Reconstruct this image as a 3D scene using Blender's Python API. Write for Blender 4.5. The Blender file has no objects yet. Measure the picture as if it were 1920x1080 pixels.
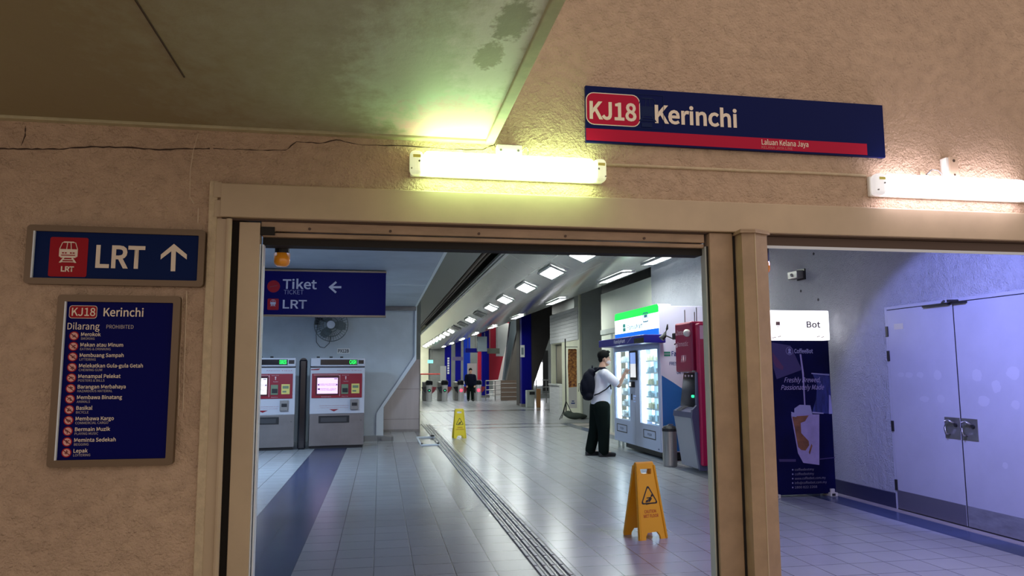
import bpy, bmesh, math, random
from mathutils import Vector, Matrix, Euler
random.seed(7)
SC = bpy.context.scene
COL = SC.collection
R = math.radians
PI = math.pi

# ---------------------------------------------------------------- camera
F_PX, EYE = 1390.0, 1.45
XD = Vector((0.98475819, -0.01512549, -0.17327011))
YD = Vector((-0.17387155, -0.11122148, -0.97846741))
ZD = Vector((-0.00447156, 0.99368053, -0.11215615))
cam_data = bpy.data.cameras.new('camera')
cam_data.sensor_width = 36.0
cam_data.lens = 36.0 * F_PX / 1920.0
cam_data.clip_end = 300
cam = bpy.data.objects.new('camera', cam_data)
COL.objects.link(cam)
m3 = Matrix((XD, YD, ZD))          # world rows, camera columns
cam.matrix_world = Matrix.Translation((0, 0, EYE)) @ m3.to_4x4()
SC.camera = cam


def ray(px, py):
    return m3 @ Vector((px - 960, -(py - 540), -F_PX))


def PY(px, py, Y):                 # measured pixel -> point on the upright plane at depth Y: (x, z)
    d = ray(px, py); k = Y / d.y
    return d.x * k, EYE + d.z * k


def PX(px, py, X):                 # on the plane x = X: (y, z)
    d = ray(px, py); k = X / d.x
    return d.y * k, EYE + d.z * k


def PZ(px, py, z=0.0):             # on the level z: (x, y)
    d = ray(px, py); k = (z - EYE) / d.z
    return d.x * k, d.y * k


# ---------------------------------------------------------------- view, world, main lamps
SC.view_settings.view_transform = 'Standard'
SC.view_settings.look = 'None'
SC.view_settings.exposure = 0.0
SC.view_settings.gamma = 1.0
SC.view_settings.use_curve_mapping = False
SC.cycles.use_denoising = True
SC.cycles.max_bounces = 8
SC.cycles.sample_clamp_indirect = 6.0
WORLD_COL, WORLD_STR = (1.0, 0.85, 0.76), 0.74
TUBE1_COL, TUBE1_STR = (0.62, 1.0, 0.42), 20.0
TUBE2_COL, TUBE2_STR = (0.94, 0.84, 1.0), 12.0
HALL_COL, HALL_STR = (0.93, 1.0, 0.95), 30.0
w = bpy.data.worlds.new('world')
SC.world = w
w.use_nodes = True
w.node_tree.nodes['Background'].inputs[0].default_value = (*WORLD_COL, 1)
w.node_tree.nodes['Background'].inputs[1].default_value = WORLD_STR


def lamp(name, kind, loc, rot, energy, color, size=0.3, size_y=None, spot=None, blend=0.4):
    l = bpy.data.lights.new(name, kind)
    l.energy = energy; l.color = color
    if kind == 'AREA':
        l.shape = 'RECTANGLE'; l.size = size; l.size_y = size_y or size
    elif kind == 'SPOT':
        l.spot_size = spot; l.spot_blend = blend; l.shadow_soft_size = size
    else:
        l.shadow_soft_size = size
    o = bpy.data.objects.new(name, l)
    COL.objects.link(o)
    o.location = loc; o.rotation_euler = rot
    return o


def aim(src, dst):
    return (Vector(dst) - Vector(src)).to_track_quat('-Z', 'Y').to_euler()


# violet-blue lamp on the inner face of the gate beam, washing the double doors
lamp('blue_wash_lamp', 'SPOT', (3.6, 5.02, 2.62), aim((3.6, 5.02, 2.62), (5.4, 5.95, 1.55)), 270, (0.26, 0.30, 1.0), 0.05, spot=R(66), blend=0.22)
lamp('blue_floor_lamp', 'AREA', (3.5, 5.15, 2.62), (R(8), R(-10), 0), 50, (0.42, 0.42, 1.0), 1.3, 0.12)
# unseen cool fill lamps added to brighten the ticket side
lamp('cool_fill_lamp', 'AREA', (-1.1, 5.02, 2.56), (R(108), 0, R(12)), 95, (0.58, 0.72, 1.0), 1.8, 0.12)
lamp('ticket_fill_lamp', 'AREA', (-2.6, 11.5, 2.86), (0, 0, 0), 200, (0.50, 0.72, 1.0), 1.2, 0.2)
for yy in (36.0, 43.0, 50.0, 57.0):      # unseen fill lamps added to lighten the bay beyond the curved ceiling
    lamp('side_bay_fill', 'AREA', (7.9, yy, 5.1), (0, 0, 0), 170, (0.95, 1.0, 0.93), 1.2, 2.0)


lamp('far_end_fill', 'AREA', (2.2, 57.5, 3.6), (R(20), 0, 0), 150, (1.0, 1.0, 0.85), 1.2, 1.2)  # unseen fill lamp added to brighten the cream far wall


# ---------------------------------------------------------------- materials
def mat(name, col, rough=0.5, metal=0.0, emit=None, estr=0.0, noise=0.0, nscale=8.0, bump=0.0, bscale=60.0,
        col2=None, spec=0.5, coat=0.0, stretch=(1, 1, 1), bdist=0.01, trans=0.0, alpha=1.0):
    m = bpy.data.materials.new(name)
    m.use_nodes = True
    nt = m.node_tree
    b = nt.nodes['Principled BSDF']
    b.inputs['Base Color'].default_value = (*col, 1)
    b.inputs['Roughness'].default_value = rough
    b.inputs['Metallic'].default_value = metal
    b.inputs['Specular IOR Level'].default_value = spec
    b.inputs['Coat Weight'].default_value = coat
    b.inputs['Transmission Weight'].default_value = trans
    b.inputs['Alpha'].default_value = alpha
    if emit:
        b.inputs['Emission Color'].default_value = (*emit, 1)
        b.inputs['Emission Strength'].default_value = estr
    if noise or bump or col2:
        tc = nt.nodes.new('ShaderNodeTexCoord')
        mp = nt.nodes.new('ShaderNodeMapping')
        mp.inputs['Scale'].default_value = stretch
        nt.links.new(tc.outputs['Object'], mp.inputs['Vector'])
        if noise or col2:
            n = nt.nodes.new('ShaderNodeTexNoise')
            n.inputs['Scale'].default_value = nscale
            n.inputs['Detail'].default_value = 6
            n.inputs['Roughness'].default_value = 0.6
            nt.links.new(mp.outputs['Vector'], n.inputs['Vector'])
            r = nt.nodes.new('ShaderNodeValToRGB')
            c2 = col2 or tuple(c * (1 - noise) for c in col)
            r.color_ramp.elements[0].position = 0.35
            r.color_ramp.elements[1].position = 0.68
            r.color_ramp.elements[0].color = (*c2, 1)
            r.color_ramp.elements[1].color = (*col, 1)
            nt.links.new(n.outputs['Fac'], r.inputs['Fac'])
            nt.links.new(r.outputs['Color'], b.inputs['Base Color'])
        if bump:
            n2 = nt.nodes.new('ShaderNodeTexNoise')
            n2.inputs['Scale'].default_value = bscale
            n2.inputs['Detail'].default_value = 3
            nt.links.new(mp.outputs['Vector'], n2.inputs['Vector'])
            bp = nt.nodes.new('ShaderNodeBump')
            bp.inputs['Strength'].default_value = bump
            bp.inputs['Distance'].default_value = bdist
            nt.links.new(n2.outputs['Fac'], bp.inputs['Height'])
            nt.links.new(bp.outputs['Normal'], b.inputs['Normal'])
    return m


def tile_mat(name, col, rough=0.22, size=0.294, var=0.06, mortar=0.30):
    m = mat(name, col, rough)
    nt = m.node_tree
    b = nt.nodes['Principled BSDF']
    tc = nt.nodes.new('ShaderNodeTexCoord')
    mp = nt.nodes.new('ShaderNodeMapping')
    mp.inputs['Location'].default_value = (0.614, 0.03, 0)
    br = nt.nodes.new('ShaderNodeTexBrick')
    br.offset = 0.0; br.squash = 1.0
    br.inputs['Scale'].default_value = 1.0
    br.inputs['Brick Width'].default_value = size
    br.inputs['Row Height'].default_value = size
    br.inputs['Mortar Size'].default_value = 0.0045
    br.inputs['Mortar Smooth'].default_value = 0.2
    br.inputs['Color1'].default_value = (*col, 1)
    br.inputs['Color2'].default_value = (*[c * (1 - var) for c in col], 1)
    br.inputs['Mortar'].default_value = (*[c * mortar for c in col], 1)
    nt.links.new(tc.outputs['Object'], mp.inputs['Vector'])
    nt.links.new(mp.outputs['Vector'], br.inputs['Vector'])
    nz = nt.nodes.new('ShaderNodeTexNoise')
    nz.inputs['Scale'].default_value = 2.2; nz.inputs['Detail'].default_value = 5
    nt.links.new(tc.outputs['Object'], nz.inputs['Vector'])
    mx = nt.nodes.new('ShaderNodeMixRGB'); mx.blend_type = 'MULTIPLY'
    mx.inputs['Fac'].default_value = 0.10
    nt.links.new(br.outputs['Color'], mx.inputs['Color1'])
    nt.links.new(nz.outputs['Fac'], mx.inputs['Color2'])
    nt.links.new(mx.outputs['Color'], b.inputs['Base Color'])
    rr = nt.nodes.new('ShaderNodeMapRange')
    rr.inputs['To Min'].default_value = rough * 0.9; rr.inputs['To Max'].default_value = rough * 1.2
    nt.links.new(nz.outputs['Fac'], rr.inputs['Value'])
    nt.links.new(rr.outputs['Result'], b.inputs['Roughness'])
    bp = nt.nodes.new('ShaderNodeBump'); bp.invert = True
    bp.inputs['Strength'].default_value = 0.35; bp.inputs['Distance'].default_value = 0.003
    nt.links.new(br.outputs['Fac'], bp.inputs['Height'])
    nt.links.new(bp.outputs['Normal'], b.inputs['Normal'])
    return m


def stucco_mat(name, col, col2, strength=0.75, scale=70.0):
    """Spatter-dash plaster: blurred tone variation in the paint and a coarse grainy relief."""
    m = mat(name, col, 0.78)
    nt = m.node_tree
    b = nt.nodes['Principled BSDF']
    tc = nt.nodes.new('ShaderNodeTexCoord')
    n = nt.nodes.new('ShaderNodeTexNoise')
    n.inputs['Scale'].default_value = 1.3; n.inputs['Detail'].default_value = 7
    nt.links.new(tc.outputs['Object'], n.inputs['Vector'])
    r = nt.nodes.new('ShaderNodeValToRGB')
    r.color_ramp.elements[0].position = 0.3; r.color_ramp.elements[1].position = 0.7
    r.color_ramp.elements[0].color = (*col2, 1); r.color_ramp.elements[1].color = (*col, 1)
    nt.links.new(n.outputs['Fac'], r.inputs['Fac'])
    nt.links.new(r.outputs['Color'], b.inputs['Base Color'])
    n2 = nt.nodes.new('ShaderNodeTexNoise')
    n2.inputs['Scale'].default_value = scale; n2.inputs['Detail'].default_value = 4
    n2.inputs['Roughness'].default_value = 0.55
    n3 = nt.nodes.new('ShaderNodeTexNoise')
    n3.inputs['Scale'].default_value = scale * 0.22; n3.inputs['Detail'].default_value = 2
    for q in (n2, n3):
        nt.links.new(tc.outputs['Object'], q.inputs['Vector'])
    mul = nt.nodes.new('ShaderNodeMath'); mul.operation = 'MULTIPLY'
    nt.links.new(n2.outputs['Fac'], mul.inputs[0]); nt.links.new(n3.outputs['Fac'], mul.inputs[1])
    bp = nt.nodes.new('ShaderNodeBump')
    bp.inputs['Strength'].default_value = strength; bp.inputs['Distance'].default_value = 0.045
    nt.links.new(mul.outputs[0], bp.inputs['Height'])
    nt.links.new(bp.outputs['Normal'], b.inputs['Normal'])
    return m


def panel_mat(name, col, rough, metal, sx, sy, coat=0.0):
    """Sheet-metal cladding with a grid of thin dark joints (object x = across, y = along)."""
    m = mat(name, col, rough, metal, coat=coat)
    nt = m.node_tree
    b = nt.nodes['Principled BSDF']
    tc = nt.nodes.new('ShaderNodeTexCoord')
    br = nt.nodes.new('ShaderNodeTexBrick')
    br.offset = 0.0
    br.inputs['Scale'].default_value = 1.0
    br.inputs['Brick Width'].default_value = sx; br.inputs['Row Height'].default_value = sy
    br.inputs['Mortar Size'].default_value = 0.008
    br.inputs['Color1'].default_value = (*col, 1)
    br.inputs['Color2'].default_value = (*[c * 0.88 for c in col], 1)
    br.inputs['Mortar'].default_value = (*[min(1, c * 1.5) for c in col], 1)
    nt.links.new(tc.outputs['Object'], br.inputs['Vector'])
    nt.links.new(br.outputs['Color'], b.inputs['Base Color'])
    return m


def soffit_mat():
    """Olive painted concrete with pale limescale blooms, bare patches and a pink patch near the corner."""
    m = mat('soffit_paint', (0.40, 0.36, 0.22), 0.55)
    nt = m.node_tree
    b = nt.nodes['Principled BSDF']
    tc = nt.nodes.new('ShaderNodeTexCoord')

    def noise(scale, stretch=(1, 1, 1), detail=7):
        mp = nt.nodes.new('ShaderNodeMapping'); mp.inputs['Scale'].default_value = stretch
        nt.links.new(tc.outputs['Object'], mp.inputs['Vector'])
        n = nt.nodes.new('ShaderNodeTexNoise')
        n.inputs['Scale'].default_value = scale; n.inputs['Detail'].default_value = detail
        n.inputs['Roughness'].default_value = 0.65
        nt.links.new(mp.outputs['Vector'], n.inputs['Vector'])
        return n

    def blob(center, radius, soft, ns=9.0):
        """1 inside an irregular patch at center, 0 outside."""
        mp = nt.nodes.new('ShaderNodeMapping')
        mp.inputs['Location'].default_value = tuple(-c / r for c, r in zip(center, radius))
        mp.inputs['Scale'].default_value = tuple(1 / r for r in radius)
        nt.links.new(tc.outputs['Object'], mp.inputs['Vector'])
        ln = nt.nodes.new('ShaderNodeVectorMath'); ln.operation = 'LENGTH'
        nt.links.new(mp.outputs['Vector'], ln.inputs[0])
        n = noise(ns, (1, 0.7, 1), 10)
        ad = nt.nodes.new('ShaderNodeMath'); ad.operation = 'MULTIPLY_ADD'
        nt.links.new(n.outputs['Fac'], ad.inputs[0]); ad.inputs[1].default_value = 1.9
        nt.links.new(ln.outputs['Value'], ad.inputs[2])
        mr = nt.nodes.new('ShaderNodeMapRange')
        mr.inputs['From Min'].default_value = 1.95 + soft; mr.inputs['From Max'].default_value = 1.95 - soft
        nt.links.new(ad.outputs[0], mr.inputs['Value'])
        return mr.outputs['Result']

    def mix(fac, c1, c2):
        x = nt.nodes.new('ShaderNodeMixRGB')
        if isinstance(fac, float): x.inputs['Fac'].default_value = fac
        else: nt.links.new(fac, x.inputs['Fac'])
        for s, c in ((x.inputs['Color1'], c1), (x.inputs['Color2'], c2)):
            if isinstance(c, tuple): s.default_value = (*c, 1)
            else: nt.links.new(c, s)
        return x.outputs['Color']

    base = mix(noise(0.9, (1, 0.5, 1)).outputs['Fac'], (0.25, 0.20, 0.105), (0.33, 0.29, 0.165))
    c = mix(blob((0.28, 3.5, 2.94), (0.85, 1.8, 9), 0.9), base, (0.46, 0.50, 0.37))
    c = mix(blob((0.30, 3.75, 2.94), (0.42, 0.85, 9), 0.35), c, (0.58, 0.68, 0.53))
    c = mix(blob((0.53, 3.25, 2.94), (0.20, 0.75, 9), 0.30), c, (0.80, 0.83, 0.76))
    c = mix(blob((0.54, 3.00, 2.94), (0.075, 0.19, 9), 0.16, 26.0), c, (0.34, 0.325, 0.255))
    c = mix(blob((0.49, 3.38, 2.94), (0.065, 0.15, 9), 0.16, 30.0), c, (0.38, 0.365, 0.28))
    c = mix(blob((0.45, 4.45, 2.94), (0.36, 0.42, 9), 0.35), c, (0.74, 0.42, 0.46))
    nt.links.new(c, b.inputs['Base Color'])
    bp = nt.nodes.new('ShaderNodeBump'); bp.inputs['Strength'].default_value = 0.25; bp.inputs['Distance'].default_value = 0.01
    nt.links.new(noise(14).outputs['Fac'], bp.inputs['Height'])
    nt.links.new(bp.outputs['Normal'], b.inputs['Normal'])
    return m


M = {}
M['stucco'] = stucco_mat('tan_stucco', (0.60, 0.43, 0.30), (0.51, 0.36, 0.25), 1.0, 62)
M['plaster_edge'] = mat('plaster_edge', (0.62, 0.50, 0.33), 0.7, noise=0.2, nscale=20, bump=0.4, bscale=80)
M['cream_paint'] = mat('cream_gloss_paint', (0.55, 0.425, 0.285), 0.38, noise=0.16, nscale=5, bump=0.06, bscale=25, stretch=(0.4, 1, 0.4))
M['post_paint'] = mat('post_paint', (0.41, 0.285, 0.18), 0.45, noise=0.2, nscale=6, bump=0.08, bscale=30)
M['rail'] = mat('rail_metal', (0.42, 0.29, 0.19), 0.45, metal=0.3, noise=0.35, nscale=9, stretch=(0.3, 1, 1))
M['dark_gap'] = mat('dark_gap', (0.012, 0.010, 0.009), 0.8)
M['dark_brown'] = mat('dark_brown_metal', (0.09, 0.055, 0.04), 0.5, metal=0.3)
M['crack'] = mat('crack_dark', (0.06, 0.035, 0.025), 0.9)
M['crack_light'] = mat('plaster_ridge', (0.60, 0.47, 0.34), 0.85)
M['soffit'] = soffit_mat()
M['soffit_lip'] = mat('soffit_lip', (0.50, 0.45, 0.28), 0.6, noise=0.2, nscale=10)
M['sign_blue'] = mat('sign_blue', (0.001, 0.012, 0.085), 0.40, spec=0.08)
M['sign_navy'] = mat('sign_navy', (0.001, 0.002, 0.095), 0.40, spec=0.06)
M['sign_band_blue'] = mat('sign_band_blue', (0.002, 0.007, 0.075), 0.40, spec=0.10)
M['sign_hang_blue'] = mat('sign_hanging_blue', (0.002, 0.001, 0.095), 0.42, spec=0.06)
M['sign_red'] = mat('sign_red', (0.34, 0.003, 0.012), 0.4, spec=0.15)
M['sign_band_red'] = mat('sign_band_red', (0.44, 0.006, 0.04), 0.4, spec=0.15)
M['sign_frame'] = mat('sign_frame_bronze', (0.16, 0.11, 0.07), 0.42, metal=0.6)
M['sign_white'] = mat('sign_lettering', (0.80, 0.68, 0.56), 0.5)
M['sign_dim'] = mat('sign_lettering_dim', (0.50, 0.43, 0.42), 0.5)
M['sign_ghost'] = mat('sign_ghost_mark', (0.008, 0.017, 0.075), 0.4, spec=0.1)
M['sign_grey'] = mat('hanging_lettering', (0.50, 0.50, 0.62), 0.5)
M['tube1'] = mat('tube_diffuser_green', (0.9, 0.95, 0.85), 0.3, emit=TUBE1_COL, estr=TUBE1_STR)
M['tube2'] = mat('tube_diffuser_white', (0.9, 0.9, 0.9), 0.3, emit=TUBE2_COL, estr=TUBE2_STR)
M['tube_end'] = mat('clear_end_cover', (0.85, 0.86, 0.70), 0.25, emit=(0.86, 0.95, 0.50), estr=0.55)
M['tube_end2'] = mat('clear_end_cover_white', (0.85, 0.86, 0.86), 0.25, emit=(0.90, 0.88, 0.92), estr=0.55)
M['white_plastic'] = mat('white_plastic', (0.80, 0.78, 0.72), 0.4)
M['tan_plastic'] = mat('tan_plastic', (0.62, 0.45, 0.32), 0.5)
M['yellow_holder'] = mat('yellow_holder', (0.75, 0.70, 0.15), 0.5)
M['steel'] = mat('stainless', (0.44, 0.43, 0.425), 0.32, metal=0.9, noise=0.12, nscale=6, stretch=(1, 1, 0.1))
M['steel_dark'] = mat('stainless_dark', (0.30, 0.29, 0.28), 0.4, metal=0.8, noise=0.2, nscale=5)
M['amber'] = mat('amber_lens', (0.75, 0.28, 0.02), 0.12, emit=(1.0, 0.36, 0.02), estr=0.06, coat=0.5)
M['black'] = mat('black_plastic', (0.012, 0.012, 0.014), 0.45)
M['black_gloss'] = mat('black_gloss', (0.008, 0.008, 0.012), 0.12)
M['tile_light'] = tile_mat('tile_light', (0.37, 0.385, 0.41))
M['tile_mid'] = tile_mat('tile_mid', (0.27, 0.275, 0.29))
M['tile_dark'] = tile_mat('tile_dark', (0.165, 0.17, 0.185))
M['tile_blue'] = tile_mat('tile_blue', (0.045, 0.055, 0.12))
M['tile_blue2'] = tile_mat('tile_blue_edge', (0.07, 0.095, 0.18))
M['tile_beige'] = tile_mat('tile_beige', (0.42, 0.37, 0.34), rough=0.35)
M['tile_line'] = tile_mat('tile_line', (0.13, 0.145, 0.14))
M['tactile'] = mat('tactile_bar', (0.27, 0.275, 0.29), 0.3)
M['tactile_base'] = mat('tactile_base', (0.085, 0.088, 0.095), 0.5)
M['concrete'] = mat('pavement', (0.46, 0.38, 0.30), 0.85, noise=0.3, nscale=2)
M['wall_blue'] = stucco_mat('pale_interior_stucco', (0.44, 0.45, 0.49), (0.37, 0.38, 0.42), 1.0, 60)
M['wall_pale'] = mat('pale_blue_paint', (0.55, 0.60, 0.66), 0.6, noise=0.16, nscale=1.6, bump=0.08, bscale=30)
M['wall_trim'] = mat('pale_trim_paint', (0.70, 0.76, 0.84), 0.5)
M['ceiling_pale'] = mat('pale_ceiling_paint', (0.48, 0.54, 0.60), 0.55, noise=0.2, nscale=1.2)
M['ceiling_lip'] = mat('ceiling_edge', (0.72, 0.77, 0.76), 0.5)
M['grey_plane'] = mat('grey_upper_ceiling', (0.14, 0.15, 0.145), 0.5)
M['void'] = mat('void_black', (0.010, 0.010, 0.011), 0.9)
M['vault'] = panel_mat('vault_panels', (0.50, 0.51, 0.50), 0.19, 0.60, 0.62, 1.33)
M['cream_wall'] = mat('cream_wall', (0.76, 0.77, 0.60), 0.6, noise=0.12, nscale=1.5)
M['panel_wall'] = mat('pale_green_panel', (0.74, 0.77, 0.66), 0.5, noise=0.08, nscale=1)
M['grey_wall'] = mat('grey_wall', (0.20, 0.215, 0.215), 0.6, noise=0.15, nscale=1.3)
M['grey_col'] = mat('grey_green_column', (0.50, 0.54, 0.51), 0.5, noise=0.12, nscale=2)
M['dark_leaning'] = mat('dark_concrete', (0.105, 0.09, 0.08), 0.65, noise=0.2, nscale=1.5)
M['slate'] = mat('slate_leaning', (0.16, 0.20, 0.235), 0.5)
M['far_blue'] = mat('column_blue', (0.003, 0.003, 0.20), 0.45, spec=0.12)
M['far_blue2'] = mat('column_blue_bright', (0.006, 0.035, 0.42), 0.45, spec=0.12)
M['far_red'] = mat('mural_red', (0.62, 0.015, 0.045), 0.5)
M['far_white'] = mat('mural_white', (0.72, 0.72, 0.70), 0.5)
M['notice'] = mat('notice_grey', (0.42, 0.42, 0.42), 0.5)
M['far_brown'] = mat('panel_brown', (0.15, 0.10, 0.075), 0.5)
M['planks'] = mat('white_planks', (0.76, 0.76, 0.78), 0.5, noise=0.2, nscale=3, stretch=(0.4, 0.4, 8))
M['lamp_panel'] = mat('ceiling_lamp_diffuser', (0.9, 0.9, 0.9), 0.4, emit=HALL_COL, estr=HALL_STR)
M['lamp_strip'] = mat('ceiling_strip_diffuser', (0.9, 0.9, 0.9), 0.4, emit=HALL_COL, estr=HALL_STR * 2.2)
M['gate_silver'] = mat('gate_silver', (0.75, 0.75, 0.76), 0.3, metal=0.6)
M['lamp_off'] = mat('ceiling_lamp_off', (0.10, 0.10, 0.10), 0.4)
M['lamp_frame'] = mat('ceiling_lamp_frame', (0.55, 0.56, 0.55), 0.4, metal=0.4)
M['daylight'] = mat('daylight_window', (0.9, 0.9, 0.95), 0.5, emit=(0.93, 0.92, 1.0), estr=9.0)
M['yellow_sign'] = mat('yellow_plastic', (0.78, 0.36, 0.008), 0.38)
M['yellow_sign2'] = mat('bright_yellow_plastic', (0.85, 0.66, 0.02), 0.4)
M['warn_red'] = mat('warning_red', (0.42, 0.03, 0.01), 0.5)
M['vm_body'] = mat('vending_body', (0.46, 0.53, 0.72), 0.35)
M['vm_side'] = mat('vending_side', (0.58, 0.58, 0.74), 0.4)
M['vm_wave'] = mat('vending_wave_blue', (0.015, 0.13, 0.42), 0.4)
M['vm_canopy'] = mat('vending_canopy', (0.008, 0.010, 0.20), 0.35)
M['vm_green'] = mat('header_green', (0.0, 0.55, 0.08), 0.4, emit=(0.0, 0.86, 0.06), estr=0.85)
M['vm_white'] = mat('header_white', (0.9, 0.9, 0.9), 0.4, emit=(0.90, 1.0, 0.98), estr=1.25)
M['vm_blue'] = mat('header_blue', (0.0, 0.10, 0.6), 0.4, emit=(0.0, 0.16, 0.80), estr=0.8)
M['vm_glow'] = mat('cabinet_light', (0.9, 0.95, 1.0), 0.5, emit=(0.66, 0.92, 1.0), estr=3.6)
M['vm_strip'] = mat('cabinet_tube', (0.9, 0.95, 1.0), 0.5, emit=(0.80, 0.97, 1.0), estr=8.0)
M['vm_shelf'] = mat('cabinet_shelf', (0.55, 0.68, 0.78), 0.4)
M['vm_item'] = mat('carton_white', (0.80, 0.86, 0.88), 0.5)
M['vm_item2'] = mat('carton_blue', (0.55, 0.75, 0.84), 0.5)
M['vm_item3'] = mat('carton_yellow', (0.85, 0.84, 0.60), 0.5)
M['teal_text'] = mat('header_lettering', (0.05, 0.28, 0.42), 0.5)
M['navy_text'] = mat('navy_lettering', (0.02, 0.05, 0.20), 0.5)
M['screen_blue'] = mat('screen_blue', (0.3, 0.45, 0.85), 0.3, emit=(0.30, 0.45, 0.95), estr=0.7)
M['screen_white'] = mat('screen_white', (0.8, 0.8, 0.8), 0.3, emit=(0.85, 0.85, 0.86), estr=0.75)
M['glass'] = mat('clear_glass', (1, 1, 1), 0.02, trans=1.0, spec=0.5)
M['atm_red'] = mat('atm_red', (0.30, 0.008, 0.058), 0.35)
M['atm_cheek'] = mat('atm_cheek', (0.10, 0.10, 0.18), 0.35)
M['atm_red2'] = mat('atm_side_red', (0.50, 0.006, 0.075), 0.35)
M['atm_grey'] = mat('atm_grey', (0.36, 0.37, 0.42), 0.4)
M['atm_dark'] = mat('atm_slate', (0.085, 0.09, 0.16), 0.3)
M['atm_text'] = mat('atm_lettering', (0.72, 0.50, 0.58), 0.5)
M['green_led'] = mat('green_led', (0, 0.5, 0.2), 0.4, emit=(0.05, 0.9, 0.45), estr=1.2)
M['tvm_white'] = mat('tvm_white', (0.52, 0.51, 0.56), 0.4)
M['tvm_grey'] = mat('tvm_steel', (0.24, 0.225, 0.225), 0.35, metal=0.7, noise=0.15, nscale=3)
M['tvm_red'] = mat('tvm_red', (0.26, 0.003, 0.018), 0.3)
M['tvm_screen'] = mat('tvm_screen_pink', (0.8, 0.6, 0.8), 0.3, emit=(0.95, 0.60, 0.98), estr=0.85)
M['tvm_screen2'] = mat('tvm_screen_cream', (0.8, 0.8, 0.7), 0.3, emit=(0.98, 0.95, 0.80), estr=0.9)
M['tvm_text'] = mat('tvm_screen_text', (0.25, 0.10, 0.32), 0.5)
M['led_green'] = mat('led_text_green', (0, 0.6, 0.1), 0.4, emit=(0.02, 0.95, 0.10), estr=1.3)
M['olive'] = mat('slot_olive', (0.16, 0.22, 0.13), 0.4)
M['label_yellow'] = mat('label_yellow', (0.70, 0.58, 0.15), 0.5)
M['standee_blue'] = mat('poster_navy', (0.003, 0.003, 0.022), 0.35, spec=0.1, col2=(0.005, 0.006, 0.050), nscale=1.6)
M['standee_glow'] = mat('lightbox_white', (0.9, 0.9, 0.9), 0.5, emit=(1.0, 0.98, 1.0), estr=1.7)
M['poster_violet'] = mat('poster_violet', (0.040, 0.026, 0.10), 0.4)
M['poster_skin'] = mat('poster_plum', (0.10, 0.025, 0.075), 0.4)
M['poster_milk'] = mat('poster_milk', (0.36, 0.30, 0.52), 0.4, noise=0.25, nscale=6)
M['poster_coffee'] = mat('poster_coffee', (0.26, 0.10, 0.035), 0.4, noise=0.55, nscale=9)
M['poster_pale'] = mat('poster_pale', (0.30, 0.29, 0.46), 0.4)
M['poster_jug'] = mat('poster_glass', (0.03, 0.04, 0.20), 0.3, noise=0.6, nscale=12, stretch=(3, 1, 0.5))
M['foot_white'] = mat('foot_plate', (0.55, 0.52, 0.42), 0.4)
M['door'] = mat('door_paint', (0.44, 0.445, 0.51), 0.42, noise=0.10, nscale=2.2, bump=0.04, bscale=14)
M['door_line'] = mat('door_gap', (0.03, 0.03, 0.04), 0.7)
M['kick'] = mat('kick_plate', (0.20, 0.19, 0.24), 0.4, metal=0.6)
M['kick2'] = mat('kick_plate_scuffed', (0.36, 0.36, 0.41), 0.45, metal=0.5, noise=0.35, nscale=5, stretch=(1, 1, 3))
M['residue'] = mat('sticker_residue', (0.475, 0.48, 0.54), 0.6)
M['skirt'] = mat('skirting_navy', (0.028, 0.030, 0.07), 0.4)
M['skin'] = mat('skin', (0.52, 0.30, 0.21), 0.5)
M['hair'] = mat('black_hair', (0.005, 0.005, 0.005), 0.7, spec=0.12, bump=0.4, bscale=120, bdist=0.004)
M['shirt'] = mat('pale_shirt', (0.70, 0.70, 0.80), 0.75, bump=0.25, bscale=10, bdist=0.02)
M['trousers'] = mat('dark_trousers', (0.004, 0.008, 0.007), 0.9, spec=0.1, bump=0.3, bscale=9, bdist=0.02)
M['shoe'] = mat('black_shoe', (0.008, 0.008, 0.010), 0.3)
M['bag'] = mat('navy_bag', (0.005, 0.006, 0.014), 0.8, spec=0.15, bump=0.3, bscale=40)
M['mask'] = mat('face_mask', (0.56, 0.50, 0.52), 0.7)
M['navy_cloth'] = mat('navy_cloth', (0.003, 0.004, 0.014), 0.9, spec=0.1)
M['flag_food'] = mat('flag_food_print', (0.80, 0.36, 0.08), 0.6, col2=(0.13, 0.02, 0.015), nscale=13)
M['flag_white'] = mat('flag_white', (0.66, 0.63, 0.58), 0.6)
M['curtain'] = mat('beige_curtain', (0.42, 0.38, 0.30), 0.8)
M['fan_grey'] = mat('fan_grey', (0.12, 0.14, 0.15), 0.4, metal=0.3)
M['fan_blade'] = mat('fan_blade', (0.18, 0.21, 0.22), 0.4)
M['gate_red'] = mat('gate_flap', (0.20, 0.012, 0.03), 0.4)
M['led_red'] = mat('led_red', (0.8, 0.02, 0.08), 0.4, emit=(1.0, 0.05, 0.16), estr=1.3)
M['exit_sign'] = mat('exit_sign', (0.2, 0.7, 0.6), 0.4, emit=(0.25, 0.95, 0.78), estr=1.1)
M['orange_box'] = mat('orange_panel', (0.45, 0.22, 0.08), 0.5)
M['red_line'] = mat('red_rail', (0.5, 0.03, 0.02), 0.5)
M['sandbag'] = mat('sandbag_green', (0.06, 0.075, 0.06), 0.8)


# ---------------------------------------------------------------- mesh helpers
def add_box(bm, x0, x1, y0, y1, z0, z1, bev=0.0, seg=2):
    t = bmesh.new()
    vs = [t.verts.new((x, y, z)) for x in (x0, x1) for y in (y0, y1) for z in (z0, z1)]
    for f in ((0, 1, 3, 2), (4, 6, 7, 5), (0, 4, 5, 1), (2, 3, 7, 6), (0, 2, 6, 4), (1, 5, 7, 3)):
        t.faces.new([vs[i] for i in f])
    bmesh.ops.recalc_face_normals(t, faces=t.faces)
    if bev > 0:
        bmesh.ops.bevel(t, geom=list(t.edges), offset=bev, segments=seg, affect='EDGES', profile=0.5)
    merge(bm, t)


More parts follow.
